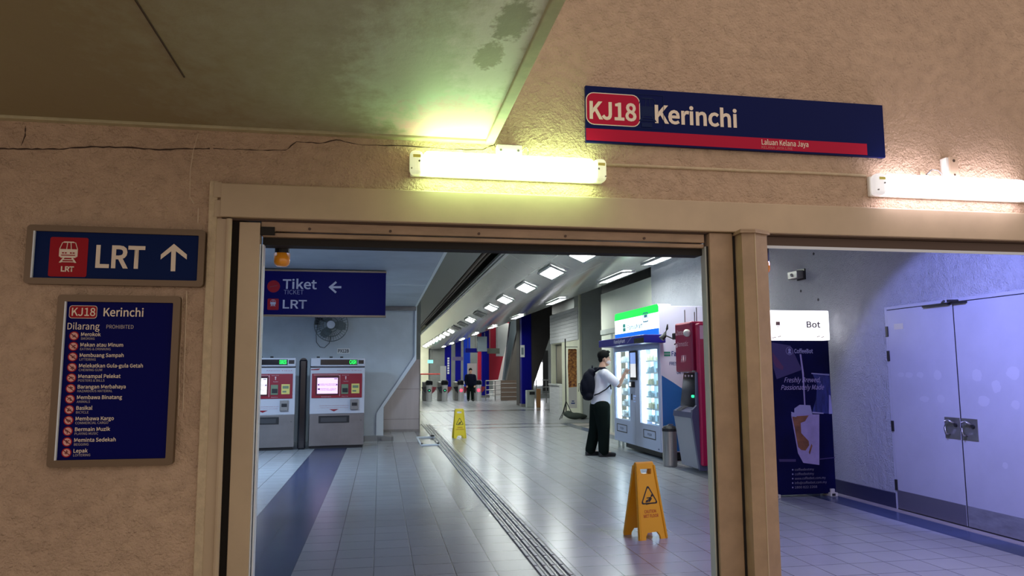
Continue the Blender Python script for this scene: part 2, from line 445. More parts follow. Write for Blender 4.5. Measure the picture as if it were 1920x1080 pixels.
def merge(bm, t):
    me = bpy.data.meshes.new('tmp'); t.to_mesh(me); t.free()
    bm.from_mesh(me); bpy.data.meshes.remove(me)


def frame_of(d):
    d = d.normalized()
    a = Vector((0, 0, 1)) if abs(d.z) < 0.9 else Vector((1, 0, 0))
    u = d.cross(a).normalized()
    return u, d.cross(u).normalized()


def add_tube(bm, pts, r, n=10, cap=True, r_list=None):
    pts = [Vector(p) for p in pts]
    rings = []
    for i, p in enumerate(pts):
        d = (pts[min(i + 1, len(pts) - 1)] - pts[max(i - 1, 0)])
        u, v = frame_of(d)
        rr = r_list[i] if r_list else r
        rings.append([bm.verts.new(p + (u * math.cos(2 * PI * k / n) + v * math.sin(2 * PI * k / n)) * rr) for k in range(n)])
    for a, b in zip(rings, rings[1:]):
        for k in range(n):
            bm.faces.new((a[k], a[(k + 1) % n], b[(k + 1) % n], b[k]))
    if cap:
        bm.faces.new(rings[0][::-1]); bm.faces.new(rings[-1])


def add_cyl(bm, p0, p1, r0, r1=None, n=20):
    add_tube(bm, [p0, p1], r0, n, True, [r0, r0 if r1 is None else r1])


def add_sphere(bm, c, r, n=16, m=10, sc=(1, 1, 1), half=None):
    t = bmesh.new()
    bmesh.ops.create_uvsphere(t, u_segments=n, v_segments=m, radius=r)
    for v in t.verts:
        v.co = Vector((v.co.x * sc[0], v.co.y * sc[1], v.co.z * sc[2])) + Vector(c)
    merge(bm, t)


def add_prism(bm, poly, y0, y1, axis='y', bev=0.0):
    """poly in (x, z) extruded along y; axis 'x': poly is (y, z); axis 'z': poly is (x, y)."""
    t = bmesh.new()

    def P(a, b, d):
        return (a, d, b) if axis == 'y' else (d, a, b) if axis == 'x' else (a, b, d)
    A = [t.verts.new(P(a, b, y0)) for a, b in poly]
    B = [t.verts.new(P(a, b, y1)) for a, b in poly]
    t.faces.new(A); t.faces.new(B[::-1])
    n = len(poly)
    for k in range(n):
        t.faces.new((A[k], B[k], B[(k + 1) % n], A[(k + 1) % n]))
    bmesh.ops.recalc_face_normals(t, faces=t.faces)
    if bev:
        bmesh.ops.bevel(t, geom=list(t.edges), offset=bev, segments=2, affect='EDGES', profile=0.5)
    merge(bm, t)


def rrect(x0, x1, z0, z1, r, n=5):
    out = []
    for cx, cz, a0 in ((x1 - r, z1 - r, 0), (x0 + r, z1 - r, 90), (x0 + r, z0 + r, 180), (x1 - r, z0 + r, 270)):
        for k in range(n + 1):
            a = R(a0 + 90 * k / n)
            out.append((cx + r * math.cos(a), cz + r * math.sin(a)))
    return out


def ring_plate(bm, outer, inner, y0, y1):
    """Flat frame between two outlines of the same point count (x, z), from y0 to y1."""
    n = len(outer)
    V = [[bm.verts.new((x, y, z)) for x, z in o] for o in (outer, inner) for y in (y0, y1)]
    of, ob, jf, jb = V
    for k in range(n):
        j = (k + 1) % n
        bm.faces.new((of[k], jf[k], jf[j], of[j])); bm.faces.new((ob[k], ob[j], jb[j], jb[k]))
        bm.faces.new((of[k], of[j], ob[j], ob[k])); bm.faces.new((jf[k], jb[k], jb[j], jf[j]))


def disc(cx, cz, r, n=24):
    return [(cx + r * math.cos(2 * PI * k / n), cz + r * math.sin(2 * PI * k / n)) for k in range(n)]


def obj(name, bm, m, parent=None, smooth=False, loc=None, rot=None, kind=None, label=None):
    me = bpy.data.meshes.new(name)
    bmesh.ops.recalc_face_normals(bm, faces=bm.faces)
    bm.to_mesh(me); bm.free()
    for mm in (m if isinstance(m, (list, tuple)) else [m]):
        me.materials.append(mm)
    if smooth:
        for p in me.polygons: p.use_smooth = True
    o = bpy.data.objects.new(name, me)
    COL.objects.link(o)
    if parent: o.parent = parent
    if loc: o.location = loc
    if rot: o.rotation_euler = rot
    if kind: o['kind'] = kind
    if label: o['label'] = label
    return o


def thing(name, label, cat, loc=(0, 0, 0), rotz=0.0, group=None):
    o = bpy.data.objects.new(name, None)
    o.empty_display_size = 0.1
    COL.objects.link(o)
    o.location = loc; o.rotation_euler = (0, 0, rotz)
    return tag(o, label, cat, group)


def tag(o, label, cat, group=None):
    o['label'] = label; o['category'] = cat
    if group: o['group'] = group
    return o


def box(name, b, m, parent=None, bev=0.0, kind=None, **k):
    bm = bmesh.new(); add_box(bm, *b, bev=bev)
    return obj(name, bm, m, parent, kind=kind, **k)


def boxes(name, bs, m, parent=None, bev=0.0, kind=None, **k):
    bm = bmesh.new()
    for b in bs: add_box(bm, *b, bev=bev)
    return obj(name, bm, m, parent, kind=kind, **k)


def prism(name, poly, y0, y1, m, parent=None, axis='y', bev=0.0, kind=None, **k):
    bm = bmesh.new(); add_prism(bm, poly, y0, y1, axis, bev)
    return obj(name, bm, m, parent, kind=kind, **k)


def copy_tree(o, parent=None):
    c = o.copy(); COL.objects.link(c)
    if parent: c.parent = parent
    for ch in list(o.children): copy_tree(ch, c)
    return c


SIGN_FONT = None
try:                                  # the plain sans that ships with Blender; its built-in face otherwise
    SIGN_FONT = bpy.data.fonts.load(bpy.utils.system_resource('DATAFILES', path='fonts') + '/Noto Sans CJK Regular.woff2')
except Exception:
    SIGN_FONT = None
# lettering ------------------------------------------------------------------
def text_mesh(body, bold=0.0, shear=0.0, space=1.0):
    cu = bpy.data.curves.new('txt', 'FONT')
    if SIGN_FONT: cu.font = SIGN_FONT
    cu.body = body; cu.resolution_u = 3; cu.offset = bold * (.5 if SIGN_FONT else 1.0); cu.shear = shear; cu.space_character = space
    cu.fill_mode = 'FRONT' if hasattr(cu, 'fill_mode') else cu.fill_mode
    o = bpy.data.objects.new('txt', cu)
    COL.objects.link(o)
    bpy.context.view_layer.update()
    dg = bpy.context.evaluated_depsgraph_get()
    me = bpy.data.meshes.new_from_object(o.evaluated_get(dg))
    bpy.data.objects.remove(o); bpy.data.curves.remove(cu)
    return me


_cap = {}


def add_text(bm, body, x, z, width, cap, y, bold=0.0, shear=0.0, thick=0.0, space=1.0):
    """Lettering standing in the plane y, facing -y: left edge x, baseline z, fitted to a width and a capital height."""
    key = 'H'
    if key not in _cap:
        mh = text_mesh('H'); _cap[key] = max(v.co.y for v in mh.vertices); bpy.data.meshes.remove(mh)
    me = text_mesh(body, bold, shear, space)
    xs = [v.co.x for v in me.vertices]
    x0, x1 = min(xs), max(xs)
    sz = cap / _cap[key]
    sx = width / (x1 - x0) if width else sz
    for v in me.vertices:
        v.co = Vector((x + (v.co.x - x0) * sx, y, z + v.co.y * sz))
    n0 = len(bm.faces)
    bm.from_mesh(me); bpy.data.meshes.remove(me)
    return x + (x1 - x0) * sx


def lettering(name, rows, m, parent, y, **k):
    """rows: (text, x, baseline z, width, cap height[, bold])"""
    if len(rows) > 1:
        return [lettering(name, [r], m, parent, y, **k) for r in rows]
    bm = bmesh.new()
    for r in rows:
        add_text(bm, r[0], r[1], r[2], r[3], r[4], y, r[5] if len(r) > 5 else 0.0, **k)
    bm.normal_update()
    for f in bm.faces:
        if f.normal.y > 0: f.normal_flip()
    me = bpy.data.meshes.new(name); bm.to_mesh(me); bm.free()
    me.materials.append(m)
    o = bpy.data.objects.new(name, me); COL.objects.link(o)
    o.parent = parent
    return o


def flat(bm, poly, y):
    """A flat printed shape in the plane y, facing -y."""
    f = bm.faces.new([bm.verts.new((a, y, b)) for a, b in poly])
    f.normal_update()
    if f.normal.y > 0: f.normal_flip()


def flats(name, polys, m, parent, y):
    bm = bmesh.new()
    for i, p in enumerate(polys): flat(bm, p, y - .0003 * i)
    me = bpy.data.meshes.new(name); bm.to_mesh(me); bm.free()
    me.materials.append(m)
    o = bpy.data.objects.new(name, me); COL.objects.link(o); o.parent = parent
    return o


def rect(x0, x1, z0, z1):
    return [(x0, z0), (x1, z0), (x1, z1), (x0, z1)]


def stroke(p, q, wd):
    d = Vector((q[0] - p[0], q[1] - p[1])); n = Vector((-d.y, d.x)).normalized() * wd / 2
    return [(p[0] - n.x, p[1] - n.y), (q[0] - n.x, q[1] - n.y), (q[0] + n.x, q[1] + n.y), (p[0] + n.x, p[1] + n.y)]


def train_icon(cx, cz, s):
    """Front of a light-rail car: polygons of the white pictogram; s = overall height."""
    def q(pts): return [(cx + a * s, cz + b * s) for a, b in pts]
    P = []
    P.append(q([(-.40, -.20), (-.40, .14), (.40, .14), (.40, -.20), (.30, -.27), (-.30, -.27)]))      # body
    for a in (-.40, -.10, .10, .37):
        P.append(q([(a * 1.0, .14), (a + .035, .14), (a * .72 + .035, .46), (a * .72, .46)]))
    P.append(q([(-.29, .44), (.29, .44), (.20, .50), (-.20, .50)]))
    P.append(q([(-.22, -.27), (-.14, -.27), (-.28, -.50), (-.38, -.50)]))
    P.append(q([(.22, -.27), (.14, -.27), (.28, -.50), (.38, -.50)]))
    P.append(q([(-.20, -.34), (.20, -.34), (.21, -.38), (-.21, -.38)]))
    P.append(q([(-.27, -.44), (.27, -.44), (.29, -.48), (-.29, -.48)]))
    return P


def train_dark(cx, cz, s):
    def q(pts): return [(cx + a * s, cz + b * s) for a, b in pts]
    P = [q(rect(-.27, -.19, -.07, -.01)), q(rect(-.15, -.07, -.07, -.01)), q(rect(.07, .15, -.07, -.01)), q(rect(.19, .27, -.07, -.01)), q(rect(-.30, .30, -.17, -.13))]
    return P


# ================================================================ SETTING: front wall, gate frame, soffit
WY = 4.70        # front wall face
boxes('wall_front', [(-7.0, -0.97, WY, WY + .28, 0, 5.2), (-0.97, 9.5, WY, WY + .28, 2.42, 5.2), (5.15, 9.5, WY, WY + .28, 0, 2.42)], M['stucco'], kind='structure')
wallf = bpy.data.objects['wall_front']
box('floor_pavement', (-7, 9.5, -9, 4.72, -.12, 0.0), M['concrete'], kind='structure')
# hairline cracks and plaster ridges that run over the wall
bm = bmesh.new()


def crack_path(pts, y):
    out = []
    for a, b in zip(pts, pts[1:]):
        for k in range(6):
            t = k / 6
            px = a[0] + (b[0] - a[0]) * t; py = a[1] + (b[1] - a[1]) * t + random.uniform(-.8, .8)
            x, z = PY(px, py, y); out.append((x, y, z))
    return out


for pts in ([(0, 279), (50, 280), (110, 280), (170, 275), (240, 277), (300, 281), (360, 279), (400, 279)],
            [(400, 279), (470, 281), (535, 282), (556, 266), (600, 269), (630, 262), (680, 272), (760, 274), (840, 280), (905, 281), (932, 268)],
            [(48, 236), (47, 255), (38, 277)]):
    p = crack_path(pts, WY)
    add_tube(bm, p, .003, 5, True, [random.uniform(.0025, .0062) if pts[0][0] == 0 else random.uniform(.0012, .0040) for _ in p])
obj('crack', bm, M['crack'], wallf)
bm = bmesh.new()
for pts in ([(372, 250), (363, 280), (357, 320), (356, 368), (366, 385)], [(372, 390), (371, 424)], [(342, 556), (338, 620), (336, 700), (334, 795)], [(350, 545), (347, 640), (342, 798)]):
    p = crack_path(pts, WY)
    add_tube(bm, p, .004, 5, True, [random.uniform(.0025, .005) for _ in p])
obj('plaster_ridge', bm, M['crack_light'], wallf)
# painted plaster edge around the gate opening, jamb plate, bead, gap
box('trim_1', (-1.045, -0.995, WY - .018, WY + .02, 0, 2.62), M['plaster_edge'], kind='structure', bev=.006)
bm = bmesh.new()
add_box(bm, -0.998, -0.925, WY - .012, WY + .05, 0, 2.385)
add_tube(bm, [(-0.922, WY - .015, 0), (-0.922, WY - .015, 2.385)], .018, 10)
obj('trim_2', bm, M['cream_paint'], kind='structure')
box('trim_3', (-0.97, -0.862, WY + .05, WY + .28, 0, 2.385), M['dark_gap'], kind='structure')
# beam over the gate: folded sheet box, with lapped sheet at the left end
bm = bmesh.new()
add_box(bm, -0.975, 9.2, WY - .032, WY + .02, 2.395, 2.605, bev=.006)
add_box(bm, -1.01, -0.965, WY - .022, WY + .02, 2.395, 2.50, bev=.003)
add_box(bm, -1.018, -0.972, WY - .026, WY + .02, 2.515, 2.612, bev=.003)
lint = obj('beam_gate', bm, M['cream_paint'], kind='structure')
box('beam_core', (-0.97, 5.15, WY + .02, WY + .28, 2.385, 2.42), M['dark_brown'], kind='structure')
# hanging-gate track over the left opening
bm = bmesh.new()
add_box(bm, -0.742, 2.185, WY + .03, WY + .09, 2.325, 2.385, bev=.004)
add_box(bm, -0.735, 2.185, WY + .04, WY + .10, 2.290, 2.318, bev=.004)
tr = tag(obj('gate_track', bm, M['rail']), 'brown steel gate track spanning the top of the wide left opening', 'track')
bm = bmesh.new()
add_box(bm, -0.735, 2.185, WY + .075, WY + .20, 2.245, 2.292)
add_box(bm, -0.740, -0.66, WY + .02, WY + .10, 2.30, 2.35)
obj('track_lower_strip', bm, M['dark_gap'], tr, label='black strip along the bottom')  # black strip below the brown track
for x in (-.45, .05, .62, 1.2, 1.75):
    bm = bmesh.new(); add_cyl(bm, (x, WY + .031, 2.345), (x, WY + .024, 2.345), .009, n=8); obj('screw', bm, M['dark_brown'], tr)
bm = bmesh.new()
add_box(bm, 2.64, 5.15, WY + .03, WY + .12, 2.315, 2.385, bev=.004)
t2 = tag(obj('gate_track', bm, M['dark_brown']), 'dark brown gate track over the narrower right opening', 'track')
box('track_lip', (2.605, 5.15, WY + .02, WY + .03, 2.298, 2.318), M['wall_trim'], t2, label='thin pale lip')
# left gate board with its thin metal edge
gb = tag(box('gate_board', (-0.868, -0.745, WY + .015, WY + .10, 0, 2.375), M['cream_paint'], bev=.004), 'tall cream painted gate board at the left side of the opening', 'gate board')
bm = bmesh.new()
add_box(bm, -0.744, -0.738, WY + .02, WY + .10, 0, 2.24); add_box(bm, -0.731, -0.722, WY + .03, WY + .10, 0, 2.24)
obj('edge_strip', bm, M['wall_trim'], gb, label='bright metal edge strips')
# right gate board, gap, chamfered pillar with cap flange
gb2 = tag(box('gate_board', (2.206, 2.377, WY - .005, WY + .10, 0, 2.392), M['post_paint'], bev=.008), 'brown painted gate board beside the middle gate pillar', 'gate board')
box('edge_strip', (2.186, 2.196, WY + .03, WY + .10, 0, 2.30), M['grey_col'], gb2, label='grey metal edge strip')
box('edge_gap', (2.196, 2.209, WY + .02, WY + .10, 0, 2.30), M['dark_gap'], gb2, label='dark slot')
box('trim_4', (2.3775, 2.3935, WY + .0, WY + .20, 0, 2.392), M['dark_gap'], kind='structure')
pp = [(2.400, WY + .06), (2.394, WY - .02), (2.386, WY - .115), (2.472, WY - .13), (2.592, WY - .075), (2.600, WY + .12), (2.43, WY + .12)]
pil = tag(prism('gate_pillar', pp, 0, 2.372, M['post_paint'], axis='z'), 'square painted steel pillar between the two gate openings', 'pillar')
cx, cy = 2.490, WY
capo = [(cx + (x - cx) * 1.17, cy + (y - cy) * 1.17) for x, y in pp]
bm = bmesh.new()
add_prism(bm, capo, 2.372, 2.385, 'z'); add_prism(bm, [(cx + (x - cx) * 1.12, cy + (y - cy) * 1.12) for x, y in pp], 2.387, 2.398, 'z')
obj('cap_flange', bm, M['post_paint'], pil)
add = bmesh.new()
add_tube(add, [(2.474, WY - .131, 0), (2.474, WY - .131, 2.372)], .004, 6)
obj('weld_seam', add, M['cream_paint'], pil)

# soffit slab of the stair overhead, with a dropped drip edge
box('ceiling_soffit', (-7.0, 0.66, 2.2, WY + .01, 2.955, 3.25), M['soffit'], kind='structure')
boxes('trim_5', [(0.655, 0.715, 2.2, WY + .01, 2.935, 3.25), (-7.0, 0.715, WY - .055, WY + .01, 2.938, 2.99)], M['soffit_lip'], kind='structure', bev=.006)
bm = bmesh.new()
add_tube(bm, [(-1.0, 3.05, 2.956), (-1.005, 3.5, 2.956), (-1.01, 3.88, 2.956)], .006, 6)
obj('crack', bm, M['crack'], bpy.data.objects['ceiling_soffit'])

# ================================================================ SIGNS on the front wall
def framed_sign(name, label, x0, x1, z0, z1, fr, mblue, tilt=0.0):
    """Sign box on the wall: frame ring + blue face; origin at its lower left corner, local y 0 = wall."""
    t = thing(name, label, 'sign', (x0, WY, z0), 0)
    t.rotation_euler = (0, tilt, 0)
    W, Hh = x1 - x0, z1 - z0
    bm = bmesh.new()
    ring_plate(bm, rrect(0, W, 0, Hh, .022), rrect(fr, W - fr, fr, Hh - fr, .006), -.045, .0)
    obj('frame', bm, M['sign_frame'], t)
    bm = bmesh.new(); add_box(bm, fr - .004, W - fr + .004, -.030, -.003, fr - .004, Hh - fr + .004)
    obj('face', bm, mblue, t)
    bm = bmesh.new(); add_box(bm, fr - .001, fr + .007, -.046, -.020, fr, Hh - fr)
    obj('inner_edge_strip', bm, M['wall_trim'], t, label='pale strip along the left inner edge')  # pale strip on the left inner edge of the frame only
    return t, W, Hh


def loc_of(t, px, py, dy=0.035):
    x, z = PY(px, py, WY - dy)
    v = Vector((x - t.location.x, 0, z - t.location.z))
    v = Matrix.Rotation(-t.rotation_euler.y, 3, 'Y') @ v
    return v.x, v.z


s1, W1, H1 = framed_sign('direction_sign', 'blue framed sign reading LRT with a red train square and white up arrow', -2.030, -1.052, 1.966, 2.312, .036, M['sign_blue'], R(.25))
a = loc_of(s1, 89, 518); b = loc_of(s1, 166, 446)
bm = bmesh.new(); flat(bm, rrect(a[0], b[0], a[1], b[1], .012), -.0315)
obj('train_square', bm, M['sign_red'], s1)
c = loc_of(s1, 128, 472)
flats('train_pictogram', train_icon(c[0], c[1] - .002, .125), M['sign_white'], s1, -.0325)
flats('train_detail', train_dark(c[0], c[1] - .002, .125), M['sign_red'], s1, -.0335)
c = loc_of(s1, 113.5, 508.5); d = loc_of(s1, 138.5, 500)
lettering('small_lettering', [('LRT', c[0], c[1], d[0] - c[0], d[1] - c[1], .03)], M['sign_white'], s1, -.033)
c = loc_of(s1, 178, 500.5); d = loc_of(s1, 272.5, 463)
lettering('lettering', [('LRT', c[0], c[1], d[0] - c[0], d[1] - c[1], .02)], M['sign_white'], s1, -.0325)
tip = loc_of(s1, 326, 457); bot = loc_of(s1, 324, 508.5); L = loc_of(s1, 301, 484); Rr = loc_of(s1, 350, 484)
flats('arrow', [stroke((tip[0], tip[1] - .02), bot, .026),
                [tip, (tip[0], tip[1] - .034), (L[0], L[1] - .008), (L[0], L[1] + .022)],
                [tip, (Rr[0], Rr[1] + .022), (Rr[0], Rr[1] - .008), (tip[0], tip[1] - .034)]], M['sign_white'], s1, -.0325)

s2, W2, H2 = framed_sign('rules_sign', 'tall navy framed sign listing twelve prohibited acts in white', -1.846, -1.177, .923, 1.906, .040, M['sign_navy'], R(.2))
fx, fz = .040, .040
IW, IH = W2 - 2 * fx, H2 - 2 * fz


def uv(u, v): return fx + u * IW, H2 - fz - v * IH


a = uv(.035, .107); b = uv(.290, .024)
bm = bmesh.new(); flat(bm, rrect(a[0], b[0], a[1], b[1], .016), -.0310); obj('code_badge_rim', bm, M['sign_white'], s2)
bm = bmesh.new(); flat(bm, rrect(a[0] + .003, b[0] - .003, a[1] + .003, b[1] - .003, .014), -.0318); obj('code_badge', bm, M['sign_red'], s2)
rows = []
p = uv(.060, .090); rows.append(('KJ18', p[0], p[1], .215 * IW, .050 * IH, .01))
p = uv(.350, .091); rows.append(('Kerinchi', p[0], p[1], .370 * IW, .052 * IH, .012))
p = uv(.030, .178); rows.append(('Dilarang', p[0], p[1], .292 * IW, .041 * IH, .006))
ITEMS = [('Merokok', 255, 'SMOKING', 178), ('Makan atau Minum', 555, 'EATING & DRINKING', 395), ('Membuang Sampah', 570, 'LITTERING', 210),
         ('Melekatkan Gula-gula Getah', 830, 'CHEWING GUM', 300), ('Menampal Pelekat', 545, 'POSTERS & BILLS', 340), ('Barangan Merbahaya', 620, 'HAZARDOUS MATERIAL', 450),
         ('Membawa Binatang', 580, 'ANIMALS', 170), ('Basikal', 205, 'BICYCLE', 160), ('Membawa Kargo', 490, 'COMMERCIAL CARGO', 420),
         ('Bermain Muzik', 450, 'PLAYING MUSIC', 300), ('Meminta Sedekah', 530, 'BEGGING', 185), ('Lepak', 180, 'LOITERING', 215)]
sub = []
p = uv(.384, .171); sub.append(('PROHIBITED', p[0], p[1], .250 * IW, .024 * IH))
discs, rims, bars = [], [], []
for i, (mtxt, mw, stxt, sw) in enumerate(ITEMS):
    v = .0668 * i
    p = uv(.157, .2205 + v); rows.append((mtxt, p[0], p[1], mw / 1420 * IW, .0225 * IH, .012))
    p = uv(.157, .2440 + v); sub.append((stxt, p[0], p[1], sw / 1420 * IW, .0150 * IH))
    c = uv(.094, .220 + v)
    rims.append(disc(c[0], c[1], .0262)); discs.append(disc(c[0], c[1], .0205))
    g = random.Random(i)
    bars.append(stroke((c[0] - .016, c[1] + .012), (c[0] + .016, c[1] - .012), .0048))
    for _ in range(3):
        ang = g.uniform(0, PI); q = (c[0] + g.uniform(-.006, .006), c[1] + g.uniform(-.006, .006))
        bars.append(stroke((q[0] - .010 * math.cos(ang), q[1] - .010 * math.sin(ang)), (q[0] + .010 * math.cos(ang), q[1] + .010 * math.sin(ang)), .0045))
lettering('lettering', rows, M['sign_white'], s2, -.0325)
lettering('small_lettering', sub, M['sign_dim'], s2, -.0325)
m_pink, m_sym = mat('ban_disc_pink', (0.72, 0.36, 0.32), 0.5), mat('ban_symbol_dark', (0.14, 0.01, 0.012), 0.5)
for i in range(12):
    rg = flats('ban_ring', [rims[i]], M['sign_red'], s2, -.0312)
    flats('ban_disc', [discs[i]], m_pink, rg, -.0319)
    flats('ban_symbol', bars[4 * i:4 * i + 4], m_sym, rg, -.0326)

# station name board
kx0, kx1, kz0, kz1 = 1.337, 3.575, 2.980, 3.373
s3 = thing('station_name_board', 'long blue station board reading KJ18 Kerinchi with a red stripe', 'sign', (kx0, WY, kz0))
s3.rotation_euler = (0, R(.12), 0)
KW, KH = kx1 - kx0, kz1 - kz0
box('board', (0, KW, -.03, -.002, 0, KH), M['sign_band_blue'], s3, bev=.002)
st = loc_of(s3, 1625, 268, .03)
lo, hi = loc_of(s3, 1097, 262.5, .03)[1], loc_of(s3, 1097, 240, .03)[1]
flats('stripe', [rect(0, st[0], lo, hi)], M['sign_band_red'], s3, -.031)
a = loc_of(s3, 1099, 233, .03); b = loc_of(s3, 1199.5, 183.5, .03)
flats('badge_rim', [rrect(a[0], b[0], a[1], b[1] + .018, .055)], M['sign_white'], s3, -.031)
flats('badge', [rrect(a[0] + .006, b[0] - .006, a[1] + .006, b[1] + .012, .050)], M['sign_band_red'], s3, -.0316)
c = loc_of(s3, 1105.5, 221.5, .03); d = loc_of(s3, 1193.5, 230, .03); e = loc_of(s3, 1105.5, 190.5, .03)
lettering('badge_lettering', [('KJ18', c[0], c[1], d[0] - c[0], e[1] - c[1], .022)], M['sign_white'], s3, -.0322)
c = loc_of(s3, 1228, 229.5, .03); d = loc_of(s3, 1382, 237, .03); e = loc_of(s3, 1228, 198, .03)
lettering('lettering', [('Kerinchi', c[0], c[1], d[0] - c[0], e[1] - c[1], .022)], M['sign_white'], s3, -.0322)
c = loc_of(s3, 1428, 271, .03); d = loc_of(s3, 1515.5, 274, .03); e = loc_of(s3, 1428, 261.5, .03)
rows = [('Laluan Kelana Jaya', c[0], c[1], d[0] - c[0], e[1] - c[1], .01)]
lettering('line_lettering', rows, M['sign_white'], s3, -.0322)
c = loc_of(s3, 1428, 278.5, .03); d = loc_of(s3, 1486, 281, .03); e = loc_of(s3, 1428, 273.5, .03)
lettering('line_small_lettering', [('KELANA JAYA LINE', c[0], c[1], d[0] - c[0], e[1] - c[1])], mat('faded_pink', (0.60, 0.18, 0.18), .5), s3, -.0322)
c = loc_of(s3, 1214, 211, .03)
gh = train_icon(c[0], c[1] + .02, .17)
gx0, gx1, gz0, gz1 = c[0] - .10, c[0] + .115, c[1] - .115, c[1] + .125
gh += [stroke((gx0 + .02, gz1), (gx1, gz1), .003), stroke((gx1, gz1), (gx1, gz0), .003), stroke((gx0 + .02, gz0), (gx1, gz0), .003), rect(c[0] - .045, c[0] + .03, c[1] - .105, c[1] - .075)]
flats('ghost_pictogram', gh, M['sign_ghost'], s3, -.0309)

# ================================================================ TUBE LIGHTS, boxes, cable on the front wall
def tube_light(label, x0, x1, z0, z1, mdif, mend):
    t = thing('tube_light', label, 'light', (x0, WY, z0))
    W, Hh = x1 - x0, z1 - z0
    bm = bmesh.new(); add_box(bm, .006, W - .006, -.030, 0, .006, Hh - .006, bev=.008); obj('housing', bm, M['white_plastic'], t)
    bm = bmesh.new(); add_box(bm, .085, W - .085, -.128, -.034, .002, Hh - .002, bev=.034, seg=4); obj('diffuser', bm, mdif, t, smooth=False)
    for k, (p, q) in enumerate(((0, .084), (W - .084, W))):
        bm = bmesh.new(); add_box(bm, p, q, -.124, -.032, 0, Hh, bev=.032, seg=4)
        e = obj('end_cover', bm, mend, t)
        bm = bmesh.new(); xc = (p + q) / 2
        add_box(bm, xc - .022, xc + .026, -.127, -.122, Hh - .052, Hh - .034)
        obj('lamp_holder', bm, M['yellow_holder'], e)
        bm = bmesh.new(); add_cyl(bm, (xc + (.018 if k == 0 else -.018), -.129, Hh * .52), (xc + (.018 if k == 0 else -.018), -.122, Hh * .52), .007, n=10)
        obj('clip_screw', bm, M['steel_dark'], e); bm = bmesh.new()
        add_cyl(bm, (xc - .03 if k == 0 else xc + .03, -.122, .034), (xc - .03 if k == 0 else xc + .03, -.10, .034), .005, n=10)
        obj('clip_screw', bm, M['steel_dark'], e)
    return t


tube_light('long glowing tube light with greenish glare under the stained soffit corner', .163, 1.452, 2.690, 2.846, M['tube1'], M['tube_end'])
tube_light('long glowing white tube light above the narrower right opening', 3.425, 4.735, 2.680, 2.838, M['tube2'], M['tube_end2'])
j = thing('junction_box', 'white junction box sitting above the greenish tube light', 'junction box', (.725, WY, 2.852))
box('box_body', (0, .165, -.075, 0, 0, .068), M['white_plastic'], j, bev=.004)
bm = bmesh.new()
for x in (.025, .14): add_cyl(bm, (x, -.077, .03), (x, -.074, .03), .008, n=10)
obj('screw', bm, M['steel_dark'], j)
bm = bmesh.new(); add_tube(bm, [(.165, -.02, .03), (.185, -.025, .06), (.205, -.02, .072), (.218, -.012, .05), (.214, -.01, .0)], .004, 6); obj('wire', bm, M['steel'], j)
j = thing('junction_box', 'upright white and tan junction box on the right tube light', 'junction box', (4.065, WY, 2.842))
box('box_body', (0, .075, -.065, 0, 0, .155), M['tan_plastic'], j, bev=.004)
box('box_side', (-.022, .0, -.06, 0, 0, .150), M['white_plastic'], j, bev=.003)
bm = bmesh.new(); add_cyl(bm, (.038, -.067, .125), (.038, -.064, .125), .011, n=12); add_cyl(bm, (.038, -.067, .02), (.038, -.064, .02), .008, n=12); add_cyl(bm, (.085, -.03, .085), (.085, -.02, .085), .012, n=10)
obj('screw', bm, M['dark_brown'], j)
bm = bmesh.new(); add_tube(bm, [(-.02, -.02, .02), (-.06, -.02, .06), (-.11, -.02, .065), (-.15, -.015, .03), (-.165, -.015, .002)], .005, 6); obj('wire', bm, M['steel_dark'], j)
bm = bmesh.new(); add_cyl(bm, (-.195, -.03, .0), (-.195, -.02, .05), .022, .012, n=10); obj('cable_gland', bm, M['plaster_edge'], j)
bm = bmesh.new()
add_tube(bm, [(1.452, WY - .004, 2.836), (1.9, WY - .004, 2.838), (2.5, WY - .004, 2.838), (3.0, WY - .004, 2.843), (3.426, WY - .004, 2.842)], .011, 8)
tag(obj('cable_conduit', bm, M['plaster_edge'], smooth=True), 'thin painted cable running along the wall between the tube lights', 'cable')

for lab, x, z in (('amber warning beacon hanging under the left end of the gate track', -.640, 2.135), ('amber warning beacon half hidden behind the middle gate pillar', 2.735, 2.150)):
    t = thing('warning_beacon', lab, 'beacon', (x, WY + .252, z))
    bm = bmesh.new(); add_tube(bm, [(0, 0, 0), (0, 0, .012), (0, 0, .03), (0, 0, .085)], .05, 18, True, [.030, .045, .051, .051]); obj('lens', bm, M['amber'], t, smooth=True)
    bm = bmesh.new(); add_cyl(bm, (0, 0, .085), (0, 0, .234), .046, n=18); obj('base', bm, M['black'], t)

# ================================================================ SETTING: interior shell
# floor: strips of one tiled plane
bm = bmesh.new()
xs = [-7.0, -1.21, -.614, .856, 1.130, 1.400, 4.95, 5.25, 9.5]
FM = ['tile_light', 'tile_blue', 'tile_mid', 'tile_dark', 'tile_dark', 'tile_light', 'tile_blue2', 'tile_beige']
ys = [4.72, 15.9, 19.25, 19.55, 20.45, 20.75, 27.5, 28.4, 63.0]
mats = ['tile_light', 'tile_blue', 'tile_mid', 'tile_dark', 'tile_blue2', 'tile_beige', 'tile_line']
for i in range(8):
    for k in range(8):
        y0, y1 = ys[k], ys[k + 1]
        nm = FM[i]
        if k >= 1 and nm in ('tile_blue', 'tile_mid'): nm = 'tile_light'
        if k >= 5 and nm in ('tile_dark', 'tile_blue2', 'tile_beige'): nm = 'tile_light'
        if k in (2, 4, 6) and i >= 5: nm = 'tile_line'
        f = bm.faces.new([bm.verts.new(p) for p in ((xs[i], y0, 0), (xs[i + 1], y0, 0), (xs[i + 1], y1, 0), (xs[i], y1, 0))])
        f.material_index = mats.index(nm)
obj('floor', bm, [M[k] for k in mats], kind='structure')
bm = bmesh.new()
y = 4.74
